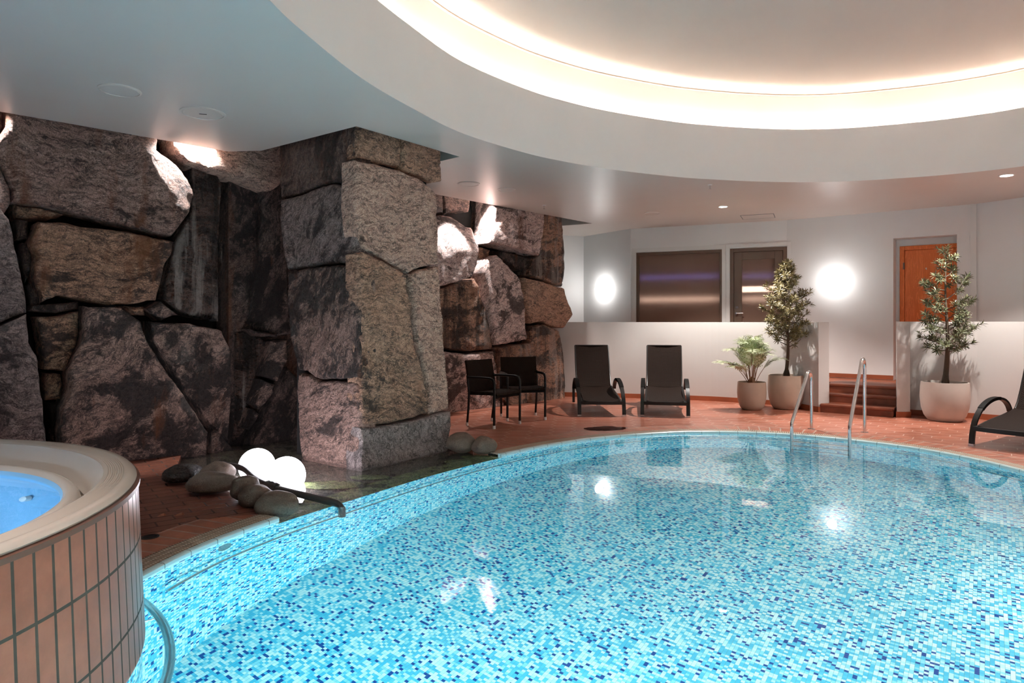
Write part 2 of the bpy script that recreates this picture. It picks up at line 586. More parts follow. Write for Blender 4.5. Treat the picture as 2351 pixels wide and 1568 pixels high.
# ------------------------------------------------------------------ plan of the place
RIM = [(-2.12, 3.88), (-2.0, 4.44), (-1.75, 5.02), (-1.33, 5.74), (-.75, 6.66), (-.13, 7.46), (.51, 8.12), (1.25, 8.64), (2.12, 8.97), (2.6, 9.01), (3.05, 8.97), (3.66, 8.75), (4.2, 8.36), (4.64, 7.85), (4.87, 7.3), (4.97, 6.75), (5.0, 6.1), (4.88, 5.2), (4.5, 4.1), (3.9, 3.0), (3.1, 2.0), (2.0, 1.2), (.8, .75), (-.4, .8), (-1.4, 1.4), (-2.0, 2.3), (-2.2, 3.1)]
NR = 480
rim, rimlen = spline(RIM, NR)
def near_idx(p):
    return min(range(NR), key=lambda i: (rim[i].x - p[0]) ** 2 + (rim[i].y - p[1]) ** 2)
iA, iB = near_idx((-1.735, 5.05)), near_idx((-.13, 7.46))      # the stretch where the rim dips under the rock basin
weir = set(range(iA, iB + 1))
def depth_at(p):
    return -min(1.55, max(.95, 1.98 - .111 * p.y))

# pool wall
mb = MB()
vs, uvs, fs = [], [], []
K = 14
for i in range(NR + 1):
    p = rim[i % NR]
    s = rimlen * i / NR
    zt = -.10 if (i % NR) in weir else -.045
    zb = depth_at(p) - .02
    for k in range(K + 1):
        z = zt + (zb - zt) * k / K
        vs.append((p.x, p.y, z)); uvs.append((s, z))
for i in range(NR):
    for k in range(K):
        a = i * (K + 1) + k
        fs.append((a, a + 1, a + K + 2, a + K + 1))
mb.add(vs, fs, uvs)
struct(mb.build('pool_wall', M['mosaic'], smooth=True), 'curved blue mosaic wall of the swimming pool', 'pool wall')
mb = MB()
flat_poly(mb, [rim], depth_at)
struct(mb.build('pool_floor', M['mosaic_floor']), 'blue and white mosaic floor of the pool under the water', 'pool floor')

# coping nosing
def strip(mb, idx, rows, s0=0.0):
    """rows: (offset, z); idx: consecutive rim indices"""
    offs = {o: offset_closed(rim, o) for o in set(r[0] for r in rows)}
    vs, uvs, fs = [], [], []
    n = len(rows)
    acc = [0.0]
    for a, b in zip(rows, rows[1:]):
        acc.append(acc[-1] + math.hypot(b[0] - a[0], b[1] - a[1]))
    for j, i in enumerate(idx):
        for k, (o, z) in enumerate(rows):
            p = offs[o][i % NR]
            vs.append((p.x, p.y, z)); uvs.append((rimlen * i / NR, acc[k]))
    for j in range(len(idx) - 1):
        for k in range(n - 1):
            a = j * n + k
            fs.append((a, a + n, a + n + 1, a + 1))
    mb.add(vs, fs, uvs)
    return mb
dry = list(range(iB, iA + NR + 1))
mb = strip(MB(), dry, [(0.0, -.06), (-.006, -.05), (-.006, -.008), (0.002, 0.0), (.034, 0.002), (.036, -.08)])
o0 = offset_closed(rim, 0.04)
for i in (iA, iB):
    a, b = rim[i], o0[i]
    mb.add([(a.x, a.y, 0), (b.x, b.y, 0), (b.x, b.y, -.2), (a.x, a.y, -.2)], [(0, 1, 2, 3)], [(.1, 0)] * 4)
struct(mb.build('trim_1', M['coping'], smooth=True), 'pale glazed edge nosing around the pool rim', 'pool edge')
# gutter channel + grating
mb = strip(MB(), dry, [(.034, -.01), (.036, -.09), (.185, -.09), (.187, 0.0)])
struct(mb.build('gutter_channel', M['dark']), 'dark overflow channel beneath the pool grating', 'gutter')
mb = MB()
nb = int(rimlen / .021)
oin, oout = offset_closed(rim, .037), offset_closed(rim, .186)
def at(arr, s):
    x = (s / rimlen * NR) % NR
    i = int(x)
    return arr[i].lerp(arr[(i + 1) % NR], x - i)
for k in range(nb):
    s = rimlen * k / nb
    i = int(s / rimlen * NR)
    if iA <= i < iB:
        continue
    a, b = at(oin, s), at(oout, s)
    d = (b - a)
    mb.box(((a + b) / 2) + Vector((0, 0, -.006)), (d.length, .0115, .014), math.atan2(d.y, d.x))
for o_ in (.062, .112, .162):
    strip(mb, dry, [(o_ - .006, -.016), (o_ - .006, .0005), (o_ + .006, .0005), (o_ + .006, -.016)])
struct(mb.build('gutter_grate', M['grate']), 'beige slotted overflow grating around the pool', 'grating')
# border course
mb = strip(MB(), dry, [(.187, -.02), (.188, 0.0), (.488, 0.0)])
struct(mb.build('trim_2', M['border']), 'ring of terracotta pavers around the pool grating', 'paving')

bo = offset_closed(rim, .488)
# left paved floor
left_idx = list(range(near_idx((.0, .76)), iA + 1)) if near_idx((.0, .76)) < iA else list(range(near_idx((.0, .76)), iA + NR + 1))
go = offset_closed(rim, .187)
lf = [bo[i % NR] for i in left_idx]
left_floor = [(p.x, p.y) for p in lf[:-6]] + [(go[iA].x, go[iA].y), (-1.95, 5.3), (-2.2, 5.6), (-2.62, 6.02), (-3.05, 6.40), (-3.4, 6.95), (-3.8, 7.9), (-6.9, 5.2), (-7.2, -2.9), (0, -2.9)]
mb = MB()
flat_poly(mb, [left_floor], 0.0005)
skirt(mb, left_floor, 0.0, -.3)
struct(mb.build('floor_left', M['pavers']), 'dark wet rectangular pavers between hot tub and rock wall', 'floor')
# main hex floor
ri = list(range(iB, near_idx((.0, .76)) + (NR if near_idx((.0, .76)) < iB else 0) + 1))
rf = [bo[i % NR] for i in ri]
HW = [(.75, 13.25), (2.117, 12.95), (2.9, 12.72), (3.689, 12.42), (4.35, 11.96), (4.97, 11.43)]
HW2 = [(6.02, 10.68), (6.27, 10.52), (6.79, 10.235), (6.95, 10.10), (7.5, 9.5), (8.3, 8.4), (8.9, 7.0), (9.2, 5.0)]
right_floor = [(go[iB].x, go[iB].y)] + [(p.x, p.y) for p in rf[5:]] + [(0, -2.9), (9.3, -2.9)] + [(x + .02, y + .02) for x, y in HW2[::-1]] + [(5.0, 11.55)] + [(x, y + .02) for x, y in HW[::-1]] + [(-1.9, 10.2), (-1.35, 9.3), (-.85, 8.55), (-.62, 7.95), (-.38, 7.62)]
mb = MB()
flat_poly(mb, [right_floor], 0.0005)
skirt(mb, right_floor, 0.0, -.3)
struct(mb.build('floor', M['hex']), 'terracotta floor of long six-sided tiles around the pool', 'floor')
# basin floor
mb = MB()
bas = [(p.x, p.y) for p in rim[iA - 1:iB + 2]] + [(-.2, 8.2), (-1.2, 9.4), (-3.0, 8.9), (-4.2, 7.6), (-3.3, 6.1), (-2.2, 5.2)]
cells = []
pts2 = [Vector(p) for p in bas]
for gx in range(-45, 5):
    for gy in range(48, 98):
        q = Vector((gx * .1 + random.uniform(-.03, .03), gy * .1 + random.uniform(-.03, .03)))
        inside = False
        for a, b in zip(pts2, pts2[1:] + pts2[:1]):
            if (a.y > q.y) != (b.y > q.y) and q.x < (b.x - a.x) * (q.y - a.y) / (b.y - a.y) + a.x:
                inside = not inside
        if inside:
            cells.append(q)
res = delaunay_2d_cdt(pts2 + cells, [], [list(range(len(pts2)))], 1, 1e-5)
mb.add([(v.x, v.y, -.125 if i < iB - iA + 3 else -.15 + .045 * noise.noise(Vector((v.x * 5, v.y * 5, 3)))) for i, v in enumerate(res[0])], [tuple(f) for f in res[2]])
struct(mb.build('basin_floor', M['bed'], smooth=True), 'dark stony bed of the shallow basin below the rocks', 'basin floor')
mb = strip(MB(), list(range(iA, iB + 1)), [(0.0, -.10), (.08, -.098), (.20, -.10), (.30, -.13)])
struct(mb.build('basin_ledge', M['algae'], smooth=True), 'green algae-stained ledge between the basin and the pool', 'ledge')
# water surface over pool and basin
wp = [(rim[i % NR].x, rim[i % NR].y) for i in range(iB, iA + NR + 1)]
wloop = wp + [(-1.9, 5.2), (-2.2, 5.5), (-2.7, 5.95), (-3.3, 6.35), (-4.0, 7.4), (-2.6, 8.7), (-1.2, 9.2), (-.4, 8.2), (-.3, 7.7)]
mb = MB()
flat_poly(mb, [wloop], -.028)
tag(mb.build('pool_water', M['water']), 'clear still water filling the swimming pool and rock basin', 'water', None, 'stuff')

# ------------------------------------------------------------------ ceiling and cove
E1 = [(-1.47, 4.14), (-1.38, 4.72), (-1.20, 5.49), (-.92, 6.22), (-.52, 7.06), (.14, 7.88), (.66, 8.34), (1.25, 8.74), (2.2, 9.2), (2.91, 9.41), (3.43, 9.51), (4.04, 9.56), (4.69, 9.49), (5.58, 9.17), (6.14, 8.83), (6.45, 8.54), (6.95, 7.9), (7.15, 7.0), (6.95, 5.9), (6.4, 4.6), (5.6, 3.2), (4.6, 1.9), (3.3, .9), (1.9, .3), (.5, .35), (-.6, 1.1), (-1.25, 2.3), (-1.48, 3.3)]
ring, ringlen = spline(E1, 240)
CEDGE = [(-7.3, 3.85), (-4.745, 6.353), (-3.25, 7.835), (-2.863, 7.795), (-1.556, 6.82), (-.621, 8.08), (-.85, 8.29), (-1.75, 9.05), (-2.0, 9.55), (-1.142, 10.5), (1.6, 13.58), (.95, 13.95), (.3, 14.2), (.3, 15.0), (1.645, 15.67)]
BACK = [(1.645, 15.67), (2.49, 14.37), (5.295, 13.14), (7.69, 11.32), (8.05, 10.68), (9.8, 7.2), (9.8, -3.0)]
outer = CEDGE + BACK[1:] + [(-7.3, -3.0)]
mb = MB()
flat_poly(mb, [outer, [(p.x, p.y) for p in ring]], CEIL, up=False)
skirt(mb, CEDGE, CEIL, CEIL + .16, closed=False)
struct(mb.build('ceiling', M['ceiling']), 'flat satin grey-white ceiling around the oval light well', 'ceiling')
mb = MB()
r05, r16 = offset_closed(ring, .05), offset_closed(ring, .15)
n = len(ring)
for lo, z0, hi, z1 in ((ring, CEIL, ring, 4.14), (ring, 4.14, r05, 4.14), (r05, 4.14, r05, 3.95)):
    mb.add([(p.x, p.y, z0) for p in lo] + [(p.x, p.y, z1) for p in hi], [(i, (i + 1) % n, n + (i + 1) % n, n + i) for i in range(n)])
struct(mb.build('trim_3', M['drum'], smooth=True), 'tall white rounded fascia of the oval ceiling well', 'fascia')
mb = MB()
r135 = offset_closed(ring, .135)
for lo, z0, hi, z1 in ((r05, 3.95, r16, 3.95), (r16, 3.95, r16, 4.655), (r16, 4.655, r135, 4.658)):
    mb.add([(p.x, p.y, z0) for p in lo] + [(p.x, p.y, z1) for p in hi], [(i, (i + 1) % n, n + (i + 1) % n, n + i) for i in range(n)])
struct(mb.build('trim_4', M['dome'], smooth=True), 'bright band of wall above the ceiling light cove', 'cove wall')
mb = MB()
cen = Vector((2.9, 5.0, 0))
vs, fs = [], []
NK = 24
for k in range(NK + 1):
    f = 1 - k / NK
    for p in r135:
        q = cen + (p - cen) * f
        vs.append((q.x, q.y, 4.67 + .30 * (1 - f * f)))
for k in range(NK):
    for i in range(n):
        fs.append((k * n + i, k * n + (i + 1) % n, (k + 1) * n + (i + 1) % n, (k + 1) * n + i))
mb.add(vs, fs)
struct(mb.build('ceiling_dome', plaster('dome_paint', (.60, .525, .47), .7, .2, .02), smooth=True), 'shallow oval ceiling dome washed by hidden cove light', 'ceiling')
mb = MB()
ra, rb = offset_closed(ring, .13), offset_closed(ring, .118)
mb.add([(p.x, p.y, 4.648) for p in ra] + [(p.x, p.y, 4.655) for p in rb] + [(p.x, p.y, 4.668) for p in rb], [(i, (i + 1) % n, n + (i + 1) % n, n + i) for i in range(n)] + [(n + i, n + (i + 1) % n, 2 * n + (i + 1) % n, 2 * n + i) for i in range(n)])
struct(mb.build('trim_6', plain('shadow_line_tan', (.46, .36, .29), .6), smooth=True), 'thin tan ring coloured as the shadow line between the cove wall and the dome', 'trim')  # tan colour paints the dark gap line under the dome
# LED strip lying in the cove
mb = MB()
a_, b_ = offset_closed(ring, .075), offset_closed(ring, .105)
mb.add([(p.x, p.y, 4.03) for p in a_] + [(p.x, p.y, 4.03) for p in b_], [(i, (i + 1) % n, n + (i + 1) % n, n + i) for i in range(n)])
tag(mb.build('light_strip', M['led'], smooth=True), 'hidden warm light strip running round the ceiling cove', 'light strip')

# ------------------------------------------------------------------ room walls
def vplane(a, b):
    a, b = Vector((a[0], a[1], 0)), Vector((b[0], b[1], 0))
    t = (b - a).normalized()
    nrm = Vector((t.y, -t.x, 0))
    if nrm.dot(-a) < 0:
        nrm = -nrm
    return a, t, nrm
def hit(pl, px, py, off=0.0):
    a, t, nrm = pl
    a2 = a + nrm * off
    d = Vector(((px - CX) / F, 1.0, (HY - py) / F))
    k = a2.dot(nrm) / Vector((d.x, d.y, 0)).dot(nrm)
    p = d * k
    p.z += EYE
    return p
def sz(pl, px, py, off=0.0):
    p = hit(pl, px, py, off)
    return (Vector((p.x, p.y, 0)) - pl[0]).dot(pl[1]), p.z
def wallpt(pl, s, z, off=0.0):
    a, t, nrm = pl
    p = a + t * s + nrm * off
    return Vector((p.x, p.y, z))
def panel(mb, pl, s0, s1, z0, z1, o0, o1):
    mb.hexa([wallpt(pl, s0, z0, o1), wallpt(pl, s1, z0, o1), wallpt(pl, s1, z0, o0), wallpt(pl, s0, z0, o0)],
            [wallpt(pl, s0, z1, o1), wallpt(pl, s1, z1, o1), wallpt(pl, s1, z1, o0), wallpt(pl, s0, z1, o0)])
    return mb
LAND = .42
mb = MB()
for a, b in (((.2, 15.05), (1.645, 15.67)), ((1.645, 15.67), (2.49, 14.37)), ((7.69, 11.32), (8.05, 10.68))):
    pl = vplane(a, b)
    L = (Vector(b) - Vector(a)).length
    panel(mb, pl, -.01, L + .01, LAND - .02, CEIL + .1, -.2, 0)
PB = vplane((2.49, 14.37), (5.295, 13.14))
LB = (Vector((5.295, 13.14)) - Vector((2.49, 14.37))).length
w0, w1 = sz(PB, 1461, 600)[0], sz(PB, 1659.5, 600)[0]
d0, d1 = sz(PB, 1676, 600)[0], sz(PB, 1807, 600)[0]
wz = (sz(PB, 1462, 580)[1] + sz(PB, 1658, 573)[1]) / 2
dz = (sz(PB, 1676, 571)[1] + sz(PB, 1806, 566)[1]) / 2
wb = 1.18
panel(mb, PB, 0, w0, LAND - .02, CEIL + .1, -.2, 0)
panel(mb, PB, w1, d0, LAND - .02, CEIL + .1, -.2, 0)
panel(mb, PB, d1, LB, LAND - .02, CEIL + .1, -.2, 0)
panel(mb, PB, w0, w1, wz, CEIL + .1, -.2, 0)
panel(mb, PB, w0, w1, LAND - .02, wb, -.2, 0)
panel(mb, PB, d0, d1, dz, CEIL + .1, -.2, 0)
PC = vplane((5.295, 13.14), (7.69, 11.32))
LC = (Vector((7.69, 11.32)) - Vector((5.295, 13.14))).length
n0, n1 = sz(PC, 2051, 650)[0], sz(PC, 2197, 650)[0]
nz_ = sz(PC, 2120, 543)[1]
REC = .32
panel(mb, PC, 0, n0, LAND - .02, CEIL + .1, -.2, 0)
panel(mb, PC, n1, LC, LAND - .02, CEIL + .1, -.2, 0)
panel(mb, PC, n0, n1, nz_, CEIL + .1, -.2, 0)
panel(mb, PC, n0 - .1, n0, LAND - .02, nz_ + .1, -REC - .05, -.19)
panel(mb, PC, n1, n1 + .1, LAND - .02, nz_ + .1, -REC - .05, -.19)
panel(mb, PC, n0, n1, nz_, nz_ + .1, -REC - .05, -.19)
dw0, dw1 = sz(PC, 2066, 650, -REC)[0], sz(PC, 2215, 650, -REC)[0]
dwz = sz(PC, 2120, 563, -REC)[1]
panel(mb, PC, n0 - .1, dw0, LAND - .02, nz_ + .1, -REC - .12, -REC)
panel(mb, PC, dw0, n1 + .1, dwz, nz_ + .1, -REC - .12, -REC)
struct(mb.build('wall_back', M['wall']), 'white rear walls beyond the half wall with window and doors', 'wall')
mb = MB()
for a, b in (((8.05, 10.68), (9.8, 7.2)), ((9.8, 7.2), (9.8, -3.0))):
    pl = vplane(a, b)
    panel(mb, pl, 0, (Vector(b) - Vector(a)).length, -.2, CEIL + .1, -.2, 0)
struct(mb.build('wall_right', M['wall']), 'white wall at the right end of the room', 'wall')
mb = MB()
mb.box((1.2, -3.1, 1.6), (17.2, .2, 3.7))
mb.box((-7.4, .4, 1.6), (.2, 7.0, 3.7))
struct(mb.build('wall_front', M['wall']), 'white wall behind the viewpoint', 'wall')
# void above the ceiling slots
mb = MB()
mb.box((1.5, 6, 5.6), (19, 21, .1))
mb.add([(-8, -4, 3.5), (-8, 17, 3.5), (-8, 17, 5.6), (-8, -4, 5.6)], [(0, 1, 2, 3)])
struct(mb.build('ceiling_void', M['dark']), 'dark cavity above the ceiling slot', 'ceiling')
# bright edge strip at the right wall corner
mb = MB()
panel(mb, PC, LC - .07, LC + .01, LAND, CEIL, 0, .03)
struct(mb.build('trim_5', M['white']), 'narrow white vertical strip at the corner right of the wooden door', 'trim')
mb = MB()
panel(mb, PC, 0.0, n0, LAND, LAND + .075, 0, .012)
panel(mb, PC, n1, LC, LAND, LAND + .075, 0, .012)
struct(mb.build('baseboard_back', M['terra']), 'terracotta skirting along the rear wall', 'baseboard')
# landing floor and retaining edge
land = [(.2, 13.6)] + [(x + .05, y + .18) for x, y in HW[1:-1]] + [(5.3, 11.75), (5.75, 11.45), (6.35, 11.0)] + [(x + .12, y + .15) for x, y in HW2[1:]] + [(9.9, 5.0), (9.9, 11.5), (7.9, 12.2), (5.5, 13.9), (2.7, 15.0), (1.7, 15.9), (.2, 15.4)]
mb = MB()
flat_poly(mb, [land], LAND - .012)
struct(mb.build('floor_landing', M['terra']), 'raised terracotta landing behind the half walls', 'floor')

# half walls
def polywall(name, pts, thick, z1, label, cap=True):
    mb = MB()
    P = [Vector((x, y, 0)) for x, y in pts]
    nn = []
    for i in range(len(P)):
        t = (P[min(i + 1, len(P) - 1)] - P[max(i - 1, 0)]).normalized()
        q = Vector((-t.y, t.x, 0))
        if q.dot(P[i]) < 0:
            q = -q
        nn.append(q)
    B = [p + q * thick for p, q in zip(P, nn)]
    m = len(P)
    vs = [(p.x, p.y, -.05) for p in P] + [(p.x, p.y, z1) for p in P] + [(p.x, p.y, z1) for p in B] + [(p.x, p.y, -.05) for p in B]
    fs = []
    for i in range(m - 1):
        for r in range(3):
            fs.append((r * m + i, r * m + i + 1, (r + 1) * m + i + 1, (r + 1) * m + i))
    fs += [(0, m, 2 * m, 3 * m), (m - 1, 4 * m - 1, 3 * m - 1, 2 * m - 1)]
    mb.add(vs, fs)
    struct(mb.build(name, M['halfwall']), label, 'half wall')
    sk = MB()
    F_ = [p - q * .014 for p, q in zip(P, nn)]
    sk.add([(p.x, p.y, 0) for p in F_] + [(p.x, p.y, .085) for p in F_] + [(p.x, p.y, .085) for p in P], [(i, i + 1, m + i + 1, m + i) for i in range(m - 1)] + [(m + i, m + i + 1, 2 * m + i + 1, 2 * m + i) for i in range(m - 1)])
    return sk
s_, _ = spline(HW, 40, False)
sk1 = polywall('wall_low_left', [(p.x, p.y) for p in s_], .2, 1.437, 'cream curved half wall behind the loungers left of the steps')
s_, _ = spline(HW2, 40, False)
sk2 = polywall('wall_low_right', [(p.x, p.y) for p in s_], .2, 1.447, 'cream half wall right of the steps behind the single potted tree')
def pier(name, c0, c1, dep, z1, label, back=None):
    a, b = Vector((*c0, 0)), Vector((*c1, 0))
    t = (b - a).normalized()
    q = Vector((-t.y, t.x, 0))
    if q.y < 0:
        q = -q
    if back:
        q = Vector((*back, 0)).normalized()
    low = [a, b, b + q * dep, a + q * dep]
    mb = MB()
    mb.hexa([(p.x, p.y, -.05) for p in low], [(p.x, p.y, z1) for p in low])
    struct(mb.build(name, M['halfwall'], bevel=.006), label, 'pier')
    e = MB()
    g = .014
    low2 = [a - t * g - q * g, b + t * g - q * g, b + t * g + q * (dep - .05), a - t * g + q * (dep - .05)]
    e.hexa([(p.x, p.y, 0) for p in low2], [(p.x, p.y, .085) for p in low2])
    return e
p1 = pier('pier_left', (4.905, 10.92), (5.10, 10.97), .72, 1.441, 'short plastered pier ending the half wall left of the steps')
p2 = pier('pier_right', (5.82, 10.32), (6.02, 10.32), .62, 1.449, 'short plastered pier ending the half wall right of the steps', (.47, .88))
for i, (k, lab) in enumerate(((sk1, 'terracotta skirting along the left half wall'), (sk2, 'terracotta skirting along the right half wall'), (p1, 'terracotta skirting round the left pier'), (p2, 'terracotta skirting round the right pier'))):
    struct(k.build(('baseboard_left', 'baseboard_right', 'baseboard_pier_left', 'baseboard_pier_right')[i], M['terra']), lab, 'baseboard')

# steps
u_ = Vector((5.75 - 4.9, 10.28 - 10.92, 0)).normalized()
v_ = Vector((-u_.y, u_.x, 0))
for k in range(3):
    st = empty('stair_step', (0, 0, 0))
    struct(st, ('lowest bullnosed terracotta step between the two piers', 'middle terracotta step between the two piers', 'top terracotta step up to the landing')[k], 'step')
    a = Vector((4.915, 10.90, 0)) + v_ * (.27 * k + (.0 if k == 0 else .06)) - (u_ * .02 if k else Vector())
    ln = 1.03 if k == 0 else 1.06
    b = a + u_ * ln
    z0, z1 = .14 * k - .01, .14 * (k + 1) - (.0 if k < 2 else .002)
    q = v_ * (.75 if k < 2 else .8)
    mb = MB()
    mb.hexa([(p.x, p.y, z0) for p in (a + v_ * .02, b + v_ * .02, b + q, a + q)], [(p.x, p.y, z1 - .05) for p in (a + v_ * .02, b + v_ * .02, b + q, a + q)])
    mb.build('riser', M['step'], st)
    mb = MB()
    mb.hexa([(p.x, p.y, z1 - .05) for p in (a, b, b + q, a + q)], [(p.x, p.y, z1) for p in (a, b, b + q, a + q)])
    t_ = mb.build('tread', M['step'], st, bevel=.018)

# window, brown door, wooden door
def frame_rect(mb, pl, s0, s1, z0, z1, w, o0, o1, bottom=True):
    panel(mb, pl, s0, s0 + w, z0, z1, o0, o1)
    panel(mb, pl, s1 - w, s1, z0, z1, o0, o1)
    panel(mb, pl, s0 + w, s1 - w, z1 - w, z1, o0, o1)
    if bottom:
        panel(mb, pl, s0 + w, s1 - w, z0, z0 + w, o0, o1)
    return mb
def glass_pane(pl, s0, s1, z0, z1, off, name, parent):
    g = MB()
    g.add([wallpt(pl, s0, z0, off), wallpt(pl, s1, z0, off), wallpt(pl, s1, z1, off), wallpt(pl, s0, z1, off)], [(0, 1, 2, 3)], [(0, 0), (s1 - s0, 0), (s1 - s0, z1 - z0), (0, z1 - z0)])
    return g.build(name, M['reeded'], parent)
win = struct(empty('window_1', wallpt(PB, (w0 + w1) / 2, wb)), 'wide brown-framed window with reeded bronze glass above the half wall', 'window')
win_o = win.location.copy()
def child(o, parent):
    """parent while keeping world placement (parents here only carry a location and turn)"""
    o.parent = parent
    o.matrix_parent_inverse = parent.matrix_basis.inverted()
    return o
mb = frame_rect(MB(), PB, w0, w1, wb, wz, .06, -.10, .012)
child(mb.build('frame', M['bronze'], bevel=.004), win)
child(glass_pane(PB, w0 + .05, w1 - .05, wb + .05, wz - .05, -.05, 'pane', None), win)
mb = frame_rect(MB(), PB, w0 - .09, w1 + .06, LAND, wz + .09, .075, -.01, .02, False)
child(mb.build('casing', M['white']), win)
dr = struct(empty('door_1', wallpt(PB, (d0 + d1) / 2, LAND)), 'brown-framed door with reeded glass right of the wide window', 'door')
mb = frame_rect(MB(), PB, d0, d1, LAND, dz, .07, -.10, .012, False)
child(mb.build('frame', M['bronze'], bevel=.004), dr)
mb = frame_rect(MB(), PB, d0 + .075, d1 - .075, LAND + .01, dz - .075, .15, -.08, -.01)
child(mb.build('leaf', M['bronze'], bevel=.004), dr)
child(glass_pane(PB, d0 + .22, d1 - .22, LAND + .15, dz - .22, -.05, 'pane', None), dr)
mb = frame_rect(MB(), PB, d0 - .07, d1 + .07, LAND, dz + .085, .065, -.01, .02, False)
child(mb.build('casing', M['white']), dr)
hs, hz = sz(PB, 1690.5, 719, .03)
mb = MB()
mb.tube([wallpt(PB, hs, hz, -.01), wallpt(PB, hs, hz, .05)], .025, 12)
mb.tube([wallpt(PB, hs, hz, .045), wallpt(PB, hs + .13, hz, .045)], .0095, 10)
child(mb.build('handle', M['chrome'], smooth=True), dr)
ls, lz = sz(PB, 1691.5, 705, .03)
mb = MB()
mb.tube([wallpt(PB, ls, lz, -.01), wallpt(PB, ls, lz, .02)], .026, 14)
child(mb.build('lock', M['chrome'], smooth=True), dr)
wd = struct(empty('door_2', wallpt(PC, (dw0 + dw1) / 2, LAND, -REC)), 'orange wooden door in the rear recess right of the steps', 'door')
mb = frame_rect(MB(), PC, dw0, dw1, LAND, dwz, .075, -REC - .1, -REC + .03, False)
child(mb.build('frame', M['wood'], bevel=.006), wd)
mb = panel(MB(), PC, dw0 + .08, dw1 - .08, LAND + .01, dwz - .08, -REC - .08, -REC + .005)
child(mb.build('leaf', M['wood']), wd)
hs, hz = sz(PC, 2075.5, 611, -REC)
mb = panel(MB(), PC, hs - .012, hs + .012, hz - .06, hz + .06, -REC, -REC + .038)
child(mb.build('hinge', M['bronze']), wd)
for hx, hy in ((2127, 618), (2153.5, 617.5)):
    hs, hz = sz(PC, hx, hy, -REC)
    mb = MB()
    mb.tube([wallpt(PC, hs, hz, -REC), wallpt(PC, hs, hz, -REC + .04), wallpt(PC, hs, hz + .02, -REC + .05)], .009, 8)
    child(mb.build('hook', M['white'], smooth=True), wd)
# dim room, with glow tubes added to make the light bands in the glass
mb = MB()
panel(mb, PB, w0 - .2, d1 + .2, LAND - .05, CEIL, -1.6, -1.5)
panel(mb, PB, w0 - .3, w0 - .2, LAND - .05, CEIL, -1.6, -.2)
panel(mb, PB, d1 + .2, d1 + .3, LAND - .05, CEIL, -1.6, -.2)
panel(mb, PB, w0 - .2, d1 + .2, CEIL - .3, CEIL, -1.6, -.2)
panel(mb, PB, w0 - .2, d1 + .2, LAND - .1, LAND, -1.6, -.2)
struct(mb.build('wall_room_behind', plain('dim_room', (.20, .13, .10), .8)), 'dim room behind the reeded glass', 'wall')
def glow_tube(px0, px1, py, off, colr, st, r, label):
    s0, s1 = sz(PB, px0, py, off)[0], sz(PB, px1, py, off)[0]
    z = sz(PB, (px0 + px1) / 2, py, off)[1]
    mb = MB()
    mb.tube([wallpt(PB, s0, z, off), wallpt(PB, s1, z, off)], r, 8)
    tag(mb.build('added_glow_tube', emit('tube_glow', colr, st)), label, 'light')
glow_tube(1470, 1652, 637, -.6, (.25, .25, 1.0), .5, .03, 'dim blue glowing tube added behind the wide reeded window for its band')
glow_tube(1470, 1652, 688, -.6, (1, .80, .70), 1.0, .04, 'dim pinkish glowing tube added low behind the wide reeded window for its band')
glow_tube(1702, 1782, 635, -.6, (.28, .28, 1.0), .45, .03, 'dim blue glowing tube added behind the glass door for its band')
glow_tube(1700, 1779, 664, -.14, (1, .82, .74), 2.2, .055, 'bright white glowing tube added behind the glass door for its band')
glow_tube(1700, 1779, 687, -.6, (1, .8, .7), .9, .04, 'dim pinkish glowing tube added low behind the glass door for its band')

